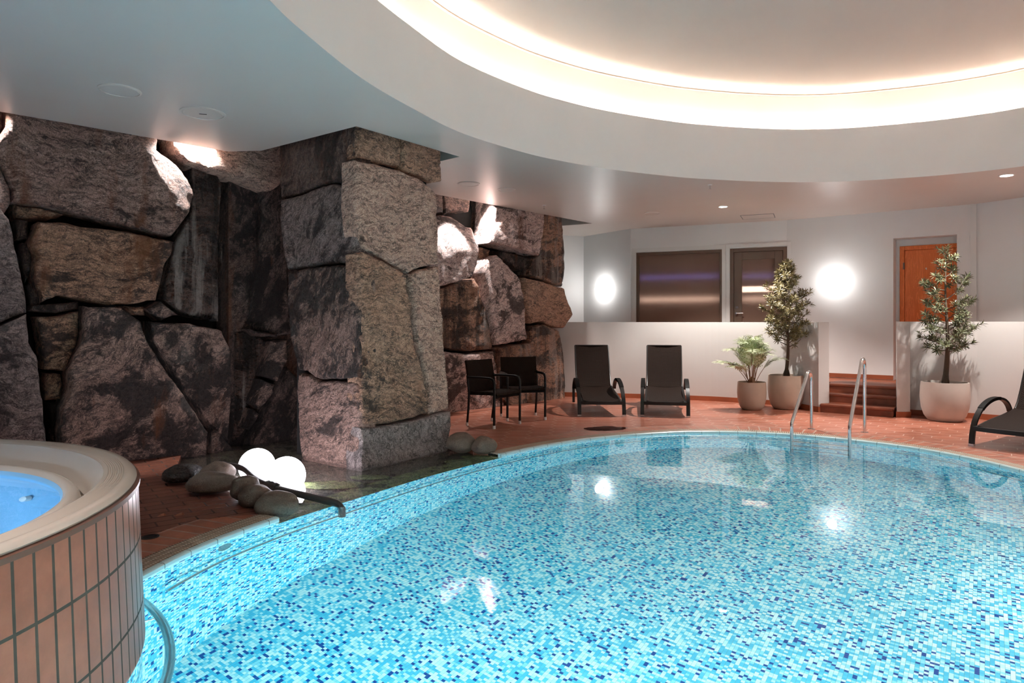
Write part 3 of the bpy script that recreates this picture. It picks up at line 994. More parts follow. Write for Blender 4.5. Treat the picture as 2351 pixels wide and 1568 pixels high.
# ------------------------------------------------------------------ rocks
def pip(q, P):
    ins = False
    for a, b in zip(P, P[1:] + P[:1]):
        if (a.y > q.y) != (b.y > q.y) and q.x < (b.x - a.x) * (q.y - a.y) / (b.y - a.y) + a.x:
            ins = not ins
    return ins
def segd(q, P):
    m = 1e9
    for a, b in zip(P, P[1:] + P[:1]):
        ab = b - a
        t = max(0, min(1, (q - a).dot(ab) / max(ab.length_squared, 1e-9)))
        m = min(m, (q - (a + ab * t)).length)
    return m
seed = [11]
def rock(parent, pl, px, mat, off=0.0, inset=.009, g=.045, rnd=.04, amp=.05, thick=.4, tilt=(0, 0), facets=1, deep=.05, zmax=None, chisel=()):
    seed[0] += 1
    sd = seed[0]
    rg = random.Random(sd)
    P = [Vector(sz(pl, x, y, off)) for x, y in px]
    if zmax:
        P = [Vector((p.x, zmax)) if p.y > CEIL - .05 else p for p in P]
    area = sum(a.x * b.y - b.x * a.y for a, b in zip(P, P[1:] + P[:1])) / 2
    if area < 0:
        P = P[::-1]
    # natural outline
    Q = []
    for a, b in zip(P, P[1:] + P[:1]):
        m = max(1, int((b - a).length / .05))
        nn = Vector((b.y - a.y, a.x - b.x)).normalized()
        for k in range(m):
            p = a.lerp(b, k / m)
            w = 0.013 if k else .004
            Q.append(p - nn * (inset + w * noise.noise(Vector((p.x * 7, p.y * 7, sd))) + .006 * noise.noise(Vector((p.x * 25, p.y * 25, sd)))))
    xs, ys = [p.x for p in Q], [p.y for p in Q]
    I = []
    y = min(ys)
    r = 0
    while y < max(ys):
        x = min(xs) + (g / 2 if r % 2 else 0)
        while x < max(xs):
            q = Vector((x + rg.uniform(-.2, .2) * g, y + rg.uniform(-.2, .2) * g))
            if pip(q, Q) and segd(q, Q) > g * .45:
                I.append(q)
            x += g
        y += g * .87
        r += 1
    # extra ring close to the edge for a crisp shoulder
    m = len(Q)
    for i in range(m):
        a, b = Q[i - 1], Q[(i + 1) % m]
        t = (b - a).normalized()
        q = Q[i] + Vector((-t.y, t.x)) * .016
        if pip(q, Q) and segd(q, Q) > .010:
            I.append(q)
    res = delaunay_2d_cdt(Q + I, [], [list(range(m))], 1, 1e-6)
    V, Fc = res[0], res[2]
    c = sum(Q, Vector((0, 0))) / m
    sx, sy = (max(xs) - min(xs)) / 2, (max(ys) - min(ys)) / 2
    fac = list(chisel)
    for k in range(facets):
        a = rg.uniform(0, 2 * PI)
        fac.append((math.cos(a), math.sin(a), rg.uniform(.35, .85), rg.uniform(.15, .5)))
    out = []
    for v in V:
        d = segd(v, Q)
        e = min(1.0, d / rnd)
        h = -deep * (1 - math.sqrt(max(0.0, 1 - (1 - e) ** 2)))
        dx, dy = v.x - c.x, v.y - c.y
        for (ca, sa, r0, sl) in fac:
            w = dx / max(sx, .01) * ca + dy / max(sy, .01) * sa
            if w > r0:
                h -= (w - r0) * sl * min(sx, sy) * .55
        h += tilt[0] * dx + tilt[1] * dy
        p3 = Vector((v.x * 1.3 + sd * 3.1, v.y * 1.3, sd * .7))
        nz = noise.fractal(p3 * 1.6, .9, 2.1, 6)
        rd = abs(noise.noise(p3 * 3.3))
        h += amp * (nz * .55 - rd * .6) * (.35 + .65 * e)
        h += .006 * noise.noise(p3 * 22)
        out.append(wallpt(pl, v.x, v.y, off + h))
    # outline loop -> sides
    edges = {}
    for f in Fc:
        for a, b in zip(f, f[1:] + f[:1]):
            edges[(a, b)] = edges.get((a, b), 0) + 1
    bd = [(a, b) for (a, b) in edges if (b, a) not in edges]
    n0_ = len(out)
    mp, fs = {}, [tuple(f) for f in Fc]
    for a, b in bd:
        for i in (a, b):
            if i not in mp:
                mp[i] = len(out)
                out.append(wallpt(pl, V[i].x, V[i].y, off - thick))
        fs.append((b, a, mp[a], mp[b]))
    mb = MB().add(out, fs)
    o = mb.build('rock_block', R[mat], parent, smooth=False)
    for p in o.data.polygons:
        p.use_smooth = True
    try:
        o.data.set_sharp_from_angle(angle=math.radians(55))
    except Exception:
        pass
    return o

W1 = vplane((-4.94, 6.56), (-3.43, 8.03))
wl = struct(empty('wall_left'), 'rugged wall of huge gneiss boulders on the left', 'rock wall')
Z = 4.0
for px, mat, kw in [
    ([(-430, 150), (-76, 180), (-76, 300), (-84, 470), (-250, 480), (-440, 440)], 'ochre', dict(off=.2, zmax=Z)),
    ([(-440, 446), (-250, 486), (-86, 474), (-86, 765), (-260, 800), (-450, 760)], 'mott', dict(off=.3)),
    ([(-450, 768), (-260, 808), (-86, 775), (-86, 1110), (-470, 1120)], 'pink', dict(off=.34)),
    ([(-900, 120), (-436, 150), (-446, 440), (-560, 520), (-900, 480)], 'grey', dict(off=.26, zmax=Z, g=.07)),
    ([(-900, 490), (-560, 528), (-450, 450), (-458, 760), (-478, 1120), (-900, 1140)], 'dark', dict(off=.3, g=.07)),
    ([(-70, 180), (6, 180), (6, 262), (12, 290), (2, 303), (-70, 300)], 'pink', dict(off=.05, zmax=Z)),
    ([(6, 180), (380, 200), (366, 342), (411, 372), (440, 408), (455, 444), (440, 485), (397, 543), (293, 521), (205, 495), (100, 471), (31, 462), (29, 431), (6, 384), (-12, 335), (4, 300), (14, 285)], 'pink', dict(off=.24, zmax=Z, amp=.06, tilt=(.04, .03), g=.04, facets=0, chisel=[(.85, .5, .38, .75)])),
    ([(352, 200), (690, 200), (668, 330), (664, 400), (645, 425), (628, 437), (590, 424), (557, 411), (520, 403), (484, 395), (428, 375), (398, 352), (364, 332), (350, 310)], 'tan', dict(off=.12, zmax=Z, tilt=(0, -.15))),
    ([(-80, 305), (-12, 335), (4, 384), (26, 431), (29, 462), (10, 500), (-80, 470)], 'pink', dict(off=.15)),
    ([(-80, 475), (0, 466), (26, 500), (37, 560), (58, 650), (66, 718), (20, 735), (0, 745), (-80, 770)], 'grey', dict(off=.26, amp=.06, rnd=.12)),
    ([(-80, 775), (0, 748), (62, 720), (70, 787), (88, 816), (103, 933), (110, 1010), (112, 1110), (-80, 1110)], 'grey', dict(off=.34, amp=.06, rnd=.12)),
    ([(35, 502), (66, 504), (68, 547), (39, 552)], 'dark', dict(off=.0)),
    ([(27, 465), (100, 474), (150, 490), (120, 503), (40, 500)], 'ochre', dict(off=.02)),
    ([(48, 556), (74, 556), (80, 612), (62, 650), (50, 600)], 'dark', dict(off=.0)),
    ([(62, 655), (78, 640), (98, 700), (72, 705)], 'dark', dict(off=-.02)),
    ([(86, 507), (140, 507), (205, 520), (293, 530), (399, 553), (395, 585), (378, 615), (372, 660), (366, 689), (300, 700), (255, 701), (190, 690), (140, 678), (100, 696), (78, 640), (82, 590), (72, 550)], 'ochre', dict(off=.24, tilt=(.05, .06), amp=.055)),
    ([(74, 700), (140, 694), (182, 690), (184, 710), (130, 722), (68, 716)], 'dark', dict(off=.10)),
    ([(85, 727), (130, 724), (182, 713), (184, 760), (176, 805), (153, 853), (104, 852), (97, 790)], 'ochre', dict(off=.15)),
    ([(105, 858), (141, 858), (147, 883), (144, 920), (107, 922)], 'ochre', dict(off=.12)),
    ([(114, 926), (138, 923), (138, 982), (120, 1004)], 'dark', dict(off=.06)),
    ([(112, 985), (150, 970), (152, 1080), (112, 1080)], 'dark', dict(off=.02)),
    ([(193, 702), (282, 704), (331, 737), (342, 781), (381, 845), (440, 925), (487, 994), (481, 1076), (396, 1076), (320, 1060), (250, 1072), (150, 1085), (137, 1000), (140, 940), (158, 900), (157, 857), (177, 810), (193, 778)], 'mott', dict(off=.36, tilt=(-.05, .02), amp=.07, rnd=.10)),
    ([(347, 738), (440, 741), (515, 758), (538, 800), (538, 875), (537, 940), (529, 1023), (482, 977), (440, 918), (402, 859), (350, 781)], 'mott', dict(off=.22, tilt=(-.10, 0), amp=.06)),
    ([(336, 710), (370, 690), (414, 722), (376, 738)], 'mott', dict(off=.14)),
    ([(287, 703), (333, 702), (338, 724), (312, 726)], 'ochre', dict(off=.10)),
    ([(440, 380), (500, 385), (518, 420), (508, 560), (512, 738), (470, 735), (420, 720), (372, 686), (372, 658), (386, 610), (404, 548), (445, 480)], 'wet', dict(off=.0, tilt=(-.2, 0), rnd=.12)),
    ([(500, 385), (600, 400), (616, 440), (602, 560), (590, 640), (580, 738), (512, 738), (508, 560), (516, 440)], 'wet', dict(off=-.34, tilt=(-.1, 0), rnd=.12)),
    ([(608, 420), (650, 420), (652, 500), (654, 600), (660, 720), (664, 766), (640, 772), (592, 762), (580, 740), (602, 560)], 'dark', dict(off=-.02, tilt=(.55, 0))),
    ([(578, 757), (640, 767), (642, 774), (600, 775)], 'dark', dict(off=.10)),
    ([(536, 760), (582, 758), (620, 785), (604, 870), (566, 990), (530, 1040), (538, 935)], 'wet', dict(off=-.18, amp=.04)),
    ([(628, 784), (664, 777), (664, 830), (641, 876), (608, 866)], 'mott', dict(off=.12)),
    ([(604, 872), (634, 881), (631, 904), (601, 942), (587, 928)], 'mott', dict(off=.12)),
    ([(584, 940), (601, 951), (578, 989), (569, 986)], 'mott', dict(off=.12)),
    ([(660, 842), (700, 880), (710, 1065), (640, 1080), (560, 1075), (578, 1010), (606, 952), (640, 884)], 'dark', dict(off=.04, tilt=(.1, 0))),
    ([(487, 1002), (500, 985), (540, 1030), (556, 1048), (560, 1085), (484, 1085)], 'mott', dict(off=.22)),
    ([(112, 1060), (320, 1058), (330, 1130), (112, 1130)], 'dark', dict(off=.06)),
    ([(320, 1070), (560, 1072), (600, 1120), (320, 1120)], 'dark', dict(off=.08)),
]:
    rock(wl, W1, px, mat, **kw)
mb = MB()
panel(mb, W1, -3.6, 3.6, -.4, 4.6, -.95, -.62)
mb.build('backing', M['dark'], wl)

# pillar
u1 = Vector((.799, -.601, 0))
u2 = Vector((.601, .799, 0))
cor = Vector((-1.565, 6.90, 0))
PL_ = vplane(cor - u1 * 1.5, cor)
PR_ = vplane(cor, cor + u2 * 1.5)
pil = struct(empty('rock_pillar'), 'square pillar of stacked gneiss blocks standing in the basin by the pool', 'rock pillar')
for pl, px, mat, kw in [
    (PL_, [(640, 240), (819, 200), (817, 285), (813, 362), (815, 432), (793, 428), (762, 418), (734, 423), (683, 444), (643, 455), (640, 420)], 'dark', dict(zmax=Z)),
    (PL_, [(643, 458), (686, 447), (736, 425), (768, 421), (801, 434), (816, 438), (815, 476), (819, 533), (819, 569), (819, 607), (793, 605), (768, 604), (728, 607), (660, 620), (650, 589), (643, 533), (640, 490)], 'grey', dict()),
    (PL_, [(658, 623), (728, 611), (768, 608), (817, 611), (823, 640), (825, 700), (825, 870), (770, 871), (740, 873), (718, 868), (700, 853), (683, 851), (672, 810), (664, 770), (657, 690)], 'mott', dict(off=.03, amp=.045)),
    (PL_, [(683, 857), (710, 860), (728, 873), (782, 876), (825, 874), (825, 935), (825, 1010), (825, 1070), (821, 1126), (785, 1117), (740, 1109), (698, 1105), (689, 1040), (684, 995), (682, 935), (680, 899)], 'pink', dict(off=.02)),
    (PR_, [(817, 200), (923, 240), (923, 384), (869, 371), (820, 363)], 'brown', dict(off=-.02, zmax=Z)),
    (PR_, [(924, 240), (1013, 270), (1015, 416), (1000, 418), (967, 406), (925, 388)], 'brown', dict(off=.0, zmax=Z)),
    (PR_, [(817, 367), (871, 377), (922, 390), (967, 410), (989, 427), (1004, 446), (1009, 533), (1012, 606), (967, 614), (939, 628), (897, 603), (857, 583), (834, 569), (822, 538), (815, 476), (816, 420)], 'tan', dict(off=.03, amp=.045)),
    (PR_, [(825, 583), (835, 577), (883, 597), (936, 630), (938, 667), (948, 700), (945, 725), (953, 764), (957, 800), (975, 860), (984, 910), (984, 946), (950, 961), (899, 972), (860, 976), (835, 976), (830, 935), (829, 800), (828, 710), (825, 640)], 'brown', dict(off=.075, amp=.05)),
    (PR_, [(938, 629), (967, 617), (1010, 610), (1017, 687), (1018, 713), (1024, 785), (1031, 866), (1036, 940), (986, 955), (985, 890), (975, 848), (958, 785), (950, 734), (949, 698), (940, 667)], 'tan', dict(off=.01, tilt=(-.06, 0))),
    (PR_, [(829, 983), (860, 980), (965, 963), (1038, 944), (1035, 1010), (1024, 1078), (935, 1104), (830, 1140), (825, 1128), (828, 1070)], 'slate', dict(off=.075, amp=.03)),
]:
    kw.setdefault('inset', .005)
    kw.setdefault('g', .04)
    kw.setdefault('rnd', .03)
    kw.setdefault('deep', .03)
    kw.setdefault('facets', 0)
    kw.setdefault('amp', .04)
    kw.setdefault('thick', .22)
    rock(pil, pl, px, mat, **kw)
mb = MB()
c2 = cor - Vector((0, 0, 0)) + (-u1) * .13 + u2 * .13
low = [c2, c2 + u2 * 1.0, c2 + u2 * 1.0 - u1 * 1.05, c2 - u1 * 1.05]
mb.hexa([(p.x, p.y, -.3) for p in low], [(p.x, p.y, 4.2) for p in low])
mb.build('core', M['dark'], pil)

W2 = vplane((-1.31, 10.72), (.89, 13.08))
wr = struct(empty('wall_rear_left'), 'spot-lit cliff of brown gneiss boulders behind the two armchairs', 'rock wall')
for px, mat, kw in [
    ([(985, 380), (1021, 385), (1021, 490), (985, 492)], 'pink', dict(zmax=Z)),
    ([(1022, 380), (1083, 390), (1081, 486), (1043, 484), (1022, 495)], 'pink', dict(zmax=Z)),
    ([(985, 494), (1043, 487), (1066, 490), (1094, 516), (1108, 518), (1107, 563), (1098, 604), (1086, 636), (1041, 650), (985, 664)], 'white', dict(off=.28, tilt=(-.03, -.12), chisel=[(0, 1, .05, .8)])),
    ([(1083, 390), (1127, 400), (1126, 540), (1110, 520), (1094, 495)], 'dark', dict(zmax=Z, off=-.25)),
    ([(1122, 400), (1134, 400), (1130, 470), (1127, 560), (1110, 563), (1115, 540)], 'rust', dict(zmax=Z, off=.02)),
    ([(1134, 400), (1256, 420), (1252, 510), (1245, 543), (1241, 556), (1235, 587), (1204, 578), (1153, 564), (1121, 559), (1128, 512), (1131, 470)], 'white', dict(zmax=Z, off=.22, tilt=(0, -.10))),
    ([(1254, 430), (1288, 430), (1293, 514), (1302, 573), (1305, 614), (1299, 658), (1282, 656), (1225, 636), (1213, 631), (1225, 590), (1240, 585), (1247, 522)], 'rust', dict(zmax=Z, off=.20)),
    ([(1153, 574), (1217, 590), (1214, 634), (1184, 614), (1150, 590)], 'dark', dict(off=.05)),
    ([(1143, 584), (1164, 604), (1196, 637), (1207, 686), (1212, 740), (1220, 780), (1205, 783), (1140, 794), (1130, 740), (1120, 660), (1116, 620), (1125, 590)], 'white', dict(off=.22)),
    ([(1108, 567), (1131, 573), (1126, 588), (1116, 616), (1107, 602)], 'rust', dict(off=.05)),
    ([(985, 668), (1041, 652), (1092, 638), (1102, 656), (1110, 696), (1117, 704), (1131, 777), (1136, 802), (1072, 809), (1026, 801), (985, 790)], 'rust', dict(off=.16, tilt=(0, .03))),
    ([(1208, 637), (1240, 643), (1298, 661), (1305, 690), (1318, 721), (1316, 728), (1301, 754), (1266, 748), (1249, 738), (1222, 744), (1212, 724), (1206, 690)], 'brown', dict(off=.24)),
    ([(1222, 749), (1251, 742), (1296, 759), (1301, 801), (1306, 874), (1298, 926), (1247, 932), (1180, 940), (1140, 905), (1144, 798), (1222, 787)], 'rust', dict(off=.20, amp=.06)),
    ([(985, 806), (1026, 806), (1072, 812), (1136, 806), (1145, 850), (1165, 945), (1101, 958), (985, 990)], 'white', dict(off=.16, amp=.06)),
]:
    kw.setdefault('g', .06)
    kw.setdefault('rnd', .045)
    kw.setdefault('amp', .055)
    rock(wr, W2, px, mat, **kw)
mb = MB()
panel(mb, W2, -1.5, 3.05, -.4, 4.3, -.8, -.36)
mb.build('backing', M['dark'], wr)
# masonry filling the gap behind the pillar
mb = MB()
pg = vplane((-2.9, 8.5), (-1.2, 10.6))
panel(mb, pg, -.5, 2.7, -.4, 4.3, -.6, -.3)
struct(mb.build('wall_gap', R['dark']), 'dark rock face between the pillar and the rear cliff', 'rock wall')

# ------------------------------------------------------------------ boulders, globes, pipe
def boulder(c, r, mat, sd, label, group=None):
    bm_v, bm_f = [], []
    NU, NV = 40, 26
    for j in range(NV + 1):
        th = PI * j / NV
        for i in range(NU):
            ph = 2 * PI * i / NU
            d = Vector((math.sin(th) * math.cos(ph), math.sin(th) * math.sin(ph), math.cos(th)))
            k = 1 + .16 * noise.noise(d * 1.1 + Vector((sd, 0, 0))) + .05 * noise.noise(d * 2.6 + Vector((0, sd, 0)))
            k2 = .90 if d.z < -.5 else 1
            bm_v.append((d.x * r[0] * k, d.y * r[1] * k, d.z * r[2] * k * k2))
    for j in range(NV):
        for i in range(NU):
            bm_f.append((j * NU + i, (j + 1) * NU + i, (j + 1) * NU + (i + 1) % NU, j * NU + (i + 1) % NU))
    o = MB().add(bm_v, bm_f).build('boulder', mat, smooth=True)
    o.location = c
    tag(o, label, 'stone', group)
    return o
def bplace(cx, base_y, hw, hh, rdep, mat, sd, label, grp, zb=0.0):
    p = G(cx, base_y, zb)
    k = p.y / F
    Y = p.y + rdep * .8
    k = Y / F
    ctr = Vector(((cx - CX) * k, Y, zb + hh * k * .92))
    return boulder(ctr, (hw * k, rdep, hh * k), mat, sd, label, grp)
gs = 'boulders edging the basin beside the pavers'
bplace(418, 1116, 41, 22, .17, M['stone_dark'], 1.3, 'blackish boulder at the far left of the row beside the globe lamps', gs)
bplace(499, 1118, 36, 26, .15, M['stone'], 4.4, 'grey peaked boulder rising behind the widest boulder of the row', gs)
bplace(489, 1140, 60, 25, .16, M['stone'], 9.1, 'widest low brown-grey boulder lying on the pavers', gs)
bplace(563, 1155, 33, 29, .13, M['stone'], 2.7, 'upright grey boulder in the middle of the row in front of the pipe', gs)
bplace(588, 1173, 39, 27, .13, M['stone'], 6.2, 'rounded grey boulder between the upright boulder and the one at the water', gs, -.02)
bplace(634, 1196, 50, 30, .15, M['stone'], 7.7, 'large grey boulder half in the water at the end of the pool grating', gs, -.05)
g2 = 'boulders right of the pillar'
bplace(1058, 1044, 33, 24, .16, M['stone'], 3.9, 'brown-grey boulder against the right side of the rock pillar', g2, -.03)
bplace(1111, 1048, 29, 22, .13, M['stone'], 8.8, 'round pale boulder nearest the pool edge right of the rock pillar', g2, -.04)
# flat stones under water
for (x, y, w, h, z, sd) in ((1105, 1062, .22, .12, -.11, 1), (1060, 1075, .2, .12, -.12, 5), (720, 1165, .16, .1, -.12, 9), (760, 1130, .3, .16, -.12, 12), (850, 1112, .2, .1, -.12, 14)):
    p = G(x, y, z)
    boulder(p, (w, h, .035), M['algae'], sd + .5, 'flat greenish stone lying under water in the rock basin', 'stones lying in the basin')

def globe(px, py, Y, r, label):
    c = D(px, py, Y)
    mb = MB()
    prof = [(max(.001, r * math.sin(PI * k / 32)), -r * math.cos(PI * k / 32)) for k in range(33)]
    mb.lathe(prof, (0, 0, 0), 48)
    o = mb.build('globe_lamp', M['globe'], smooth=True)
    o.location = c
    tag(o, label, 'lamp', 'glowing globe lamps in the basin')
globe(590, 1070, 6.55, .168, 'glowing white globe lamp farther back, nearer the rock wall')
globe(657, 1092, 6.20, .171, 'glowing white globe lamp in front, nearer the rock pillar')

pp = empty('water_pipe', (-2.0, 5.78, .03))
tag(pp, 'dark pipe running past the globe lamps and bending down into the pool', 'pipe')
pts = [(-2.80, 6.60, .07), (-2.50, 6.34, .085), (-2.28, 6.05, .06), (-2.03, 5.79, .045), (-1.52, 5.53, .0)]
path, _ = spline(pts, 26, False)
child(MB().tube(path, .028, 14).build('tube', M['pipe'], smooth=True), pp)
a = Vector((-2.10, 5.85, .052)); b = Vector((-1.98, 5.765, .043))
child(MB().tube([a, a.lerp(b, .15), a.lerp(b, .3), a.lerp(b, .5), a.lerp(b, .7), a.lerp(b, .85), b], [.036, .042, .038, .044, .038, .043, .036], 16).build('collar', M['pipe'], smooth=True), pp)
e = [(-1.52, 5.53, 0), (-1.46, 5.50, -.004), (-1.41, 5.475, -.012), (-1.375, 5.458, -.03), (-1.36, 5.45, -.06), (-1.358, 5.449, -.1), (-1.358, 5.449, -.30)]
child(MB().tube(e, .030, 14).build('elbow', M['pipe'], smooth=True), pp)

# ------------------------------------------------------------------ pool fittings
# grab rail along the wall, just under water
inn = offset_closed(rim, -.07)
i0 = near_idx((-2.10, 4.02))
gr = empty('grab_rail', (0, 0, 0))
tag(gr, 'long stainless grab rail running under water along the pool wall', 'rail')
idx = list(range(i0, near_idx((4.98, 6.2)), 2))
MB().tube([(inn[i].x, inn[i].y, -.33) for i in idx], .013, 10).build('rail', M['steel'], gr, smooth=True)
for i in idx[3::14]:
    MB().tube([(inn[i].x, inn[i].y, -.33), (rim[i].x, rim[i].y, -.33)], .007, 8).build('bracket', M['steel'], gr, smooth=True)
def jet(i, z, label):
    p = rim[i]
    t = (rim[i + 1] - rim[i - 1]).normalized()
    nn = Vector((-t.y, t.x, 0))
    o = empty('pool_inlet', (p.x, p.y, z))
    tag(o, label, 'inlet')
    a = Vector((0, 0, 0))
    ring_ = MB().tube([a - nn * .005, a + nn * .012, a + nn * .02], [.06, .06, .045], 24)
    ring_.build('flange', M['steel'], o, smooth=True)
    mb = MB()
    for k in range(8):
        an = 2 * PI * k / 8
        c = t * (math.cos(an) * .028) + Vector((0, 0, math.sin(an) * .028)) + nn * .02
        mb.tube([c, c + nn * .004], .006, 8)
    mb.build('holes', M['dark'], o)
jet(near_idx((-1.93, 4.62)), -.17, 'round steel water inlet under water on the left pool wall')

# ladder
ld = empty('pool_ladder', (4.0, 8.7, 0))
tag(ld, 'stainless pool ladder with two tall curved handrails at the far rim', 'ladder')
for (foot, apexpx, apexz, bend) in (((4.036, 9.2), 1853, .775, (3.525, 8.60, .15)), ((4.603, 8.91), 1971.5, .965, (4.075, 8.235, .17))):
    f, b = Vector((*foot, 0)), Vector(bend)
    q = 0.82
    ap = Vector((b.x, b.y, 0)).lerp(f, q)
    c = Vector((f.x, f.y, 0)) - Vector((b.x, b.y, 0))
    cn = c.normalized()
    rr = .11
    cc = Vector((f.x, f.y, apexz - rr)) - cn * rr
    path = [Vector((f.x, f.y, 0)), Vector((f.x, f.y, .3)), Vector((f.x, f.y, apexz - rr - .02))]
    for k in range(0, 9):
        an = PI * .86 * k / 8
        path.append(cc + cn * (rr * math.cos(an)) + Vector((0, 0, rr * math.sin(an))))
    path.append(b + Vector((0, 0, .03)) + cn * .012)
    path.append(b + Vector((0, 0, .005)) + cn * .003)
    path.append(b - Vector((0, 0, .03)))
    path.append(Vector((b.x, b.y, -.5)))
    path.append(Vector((b.x, b.y, -.9)))
    child(MB().tube(path, .0215, 16).build('handrail', M['chrome'], smooth=True), ld)
    child(MB().lathe([(.05, 0), (.05, .006), (.022, .010)], (f.x, f.y, 0.001), 24).build('flange', M['chrome'], smooth=True), ld)
for z in (-.22, -.48, -.74):
    a, b = Vector((3.525, 8.60, z)), Vector((4.075, 8.235, z))
    d = b - a
    mb = MB()
    mb.box((a + b) / 2, (d.length, .085, .03), math.atan2(d.y, d.x))
    child(mb.build('tread', M['steel'], bevel=.006), ld)

# ------------------------------------------------------------------ hot tub
TC, TI, RO, ZR = Vector((-3.33, 2.43, 0)), Vector((-3.17, 2.57, 0)), 1.760, .735
tub = empty('hot_tub', (TC.x, TC.y, 0))
tag(tub, 'round hot tub clad in terracotta tiles with a cream acrylic rim', 'hot tub')
mb = MB()
vs, uvs, fs = [], [], []
NS = 160
for i in range(NS + 1):
    a = 2 * PI * i / NS
    for z in (-.05, .1, .25, .45, ZR - .03):
        rb = RO - .008 + .030 * (ZR - z) / ZR
        vs.append((TC.x + rb * math.cos(a), TC.y + rb * math.sin(a), z))
        uvs.append((a * RO, z + .1475 - .003))
for i in range(NS):
    for k in range(4):
        q = i * 5 + k
        fs.append((q, q + 5, q + 6, q + 1))
mb.add(vs, fs, uvs)
child(mb.build('tiled_body', M['tubtile'], smooth=True), tub)
mb = MB().lathe([(RO - .008, ZR - .05), (RO + .002, ZR - .048), (RO + .002, ZR - .028), (RO - .03, ZR - .02)], (TC.x, TC.y, 0), 160)
child(mb.build('rim_band', plain('brown_band', (.13, .045, .025), .4), smooth=True), tub)
mb = MB()
vs, uvs, fs = [], [], []
for i in range(NS + 1):
    a = 2 * PI * i / NS
    for k in range(9):
        z = -.05 - 1.55 * k / 8
        vs.append((TC.x + (RO + .012) * math.cos(a), TC.y + (RO + .012) * math.sin(a), z))
        uvs.append((a * RO, z))
for i in range(NS):
    for k in range(8):
        q = i * 9 + k
        fs.append((q, q + 1, q + 10, q + 9))
mb.add(vs, fs, uvs)
struct(mb.build('pool_wall_round', M['mosaic'], smooth=True), 'rounded blue mosaic pool wall under the hot tub', 'pool wall')
def mixc(f):
    return TC.lerp(TI, f)
prof = [(RO - .05, ZR - .05, 0), (RO - .02, ZR - .032, 0), (RO - .012, ZR - .015, 0), (RO - .025, ZR, 0), (RO - .05, ZR + .004, 0)]
for k in range(9):
    r_ = RO - .06 - k * .009
    prof += [(r_, ZR + .0035, 0), (r_ - .0045, ZR + .0005, 0)]
prof += [(RO - .15, ZR - .002, 0), (RO - .175, ZR - .02, .1), (1.50, .665, .3), (1.42, .61, .65), (1.35, .575, .9), (1.315, .578, 1), (1.305, .62, 1), (1.29, .645, 1), (1.27, .655, 1), (1.25, .65, 1), (1.235, .63, 1)]
mb = MB().lathe([(r_, z, mixc(f)) for r_, z, f in prof], (0, 0, 0), 160)
child(mb.build('rim', M['shell'], smooth=True), tub)
prof = [(1.235, .63), (1.17, .50), (1.08, .30), (.98, .18), (.75, .14), (.70, .10), (.66, .06), (.55, .03), (.3, .02), (.001, .02)]
child(MB().lathe([(r_, z, TI) for r_, z in prof], (0, 0, 0), 128).build('basin', M['tubblue'], smooth=True), tub)
mb = MB().lathe([(1.226, .610, TI), (.001, .610, TI)], (0, 0, 0), 128)
child(mb.build('water', water_mat('tub_water', (.80, .93, 1.0), .03)), tub)
jp = D(42, 1157, 2.55)
dn = Vector((TI.x - jp.x, TI.y - jp.y, .25)).normalized()
jp = Vector((TI.x + 1.12 * math.cos(math.radians(48)), TI.y + 1.12 * math.sin(math.radians(48)), .42))
dn = Vector((TI.x - jp.x, TI.y - jp.y, .3)).normalized()
child(MB().tube([jp - dn * .01, jp + dn * .015, jp + dn * .022], [.04, .04, .03], 20).build('jet', M['white'], smooth=True), tub)
# grab rail bent round the tub, under water
tr = empty('grab_rail', (TC.x, TC.y, 0))
tag(tr, 'curved steel grab rail under water hugging the hot tub', 'rail')
path = []
for k in range(30):
    a = math.radians(62 - 100 * k / 29)
    path.append((TC.x + (RO + .13) * math.cos(a), TC.y + (RO + .13) * math.sin(a), -.30))
child(MB().tube(path, .024, 14).build('rail', M['steel'], smooth=True), tr)
for a in (40, 12, -18):
    a = math.radians(a)
    d = Vector((math.cos(a), math.sin(a), 0))
    child(MB().tube([TC + d * (RO + .005) + Vector((0, 0, -.30)), TC + d * (RO + .13) + Vector((0, 0, -.30))], .008, 8).build('bracket', M['steel'], smooth=True), tr)

# ------------------------------------------------------------------ furniture
def woven(prof, w, th, sag=0.0, nx=12, name='seat', parent=None):
    """prof: list of (y, z); panel of width w along local x"""
    mb = MB()
    vs, uvs, fs = [], [], []
    n = len(prof)
    acc = [0]
    for a, b in zip(prof, prof[1:]):
        acc.append(acc[-1] + math.hypot(b[0] - a[0], b[1] - a[1]))
    for side in (1, -1):
        for i, (y, z) in enumerate(prof):
            a, b = prof[max(i - 1, 0)], prof[min(i + 1, n - 1)]
            L = math.hypot(b[0] - a[0], b[1] - a[1]) or 1
            ny, nz2 = -(b[1] - a[1]) / L, (b[0] - a[0]) / L
            for k in range(nx + 1):
                x = (k / nx - .5) * w
                sg = sag * (1 - (2 * k / nx - 1) ** 2)
                vs.append((x, y + ny * (side * th / 2 - sg), z + nz2 * (side * th / 2 - sg)))
                uvs.append((x, acc[i]))
    m = n * (nx + 1)
    for i in range(n - 1):
        for k in range(nx):
            q = i * (nx + 1) + k
            fs.append((q, q + 1, q + nx + 2, q + nx + 1))
            fs.append((m + q, m + q + nx + 1, m + q + nx + 2, m + q + 1))
    for i in range(n - 1):
        for k in (0, nx):
            q = i * (nx + 1) + k
            f = (q, q + nx + 1, m + q + nx + 1, m + q)
            fs.append(f if k == 0 else f[::-1])
    for i in (0, n - 1):
        for k in range(nx):
            q = i * (nx + 1) + k
            f = (q + 1, q, m + q, m + q + 1)
            fs.append(f if i == 0 else f[::-1])
    mb.add(vs, fs, uvs)
    return mb.build(name, M['wicker'], parent, smooth=True)

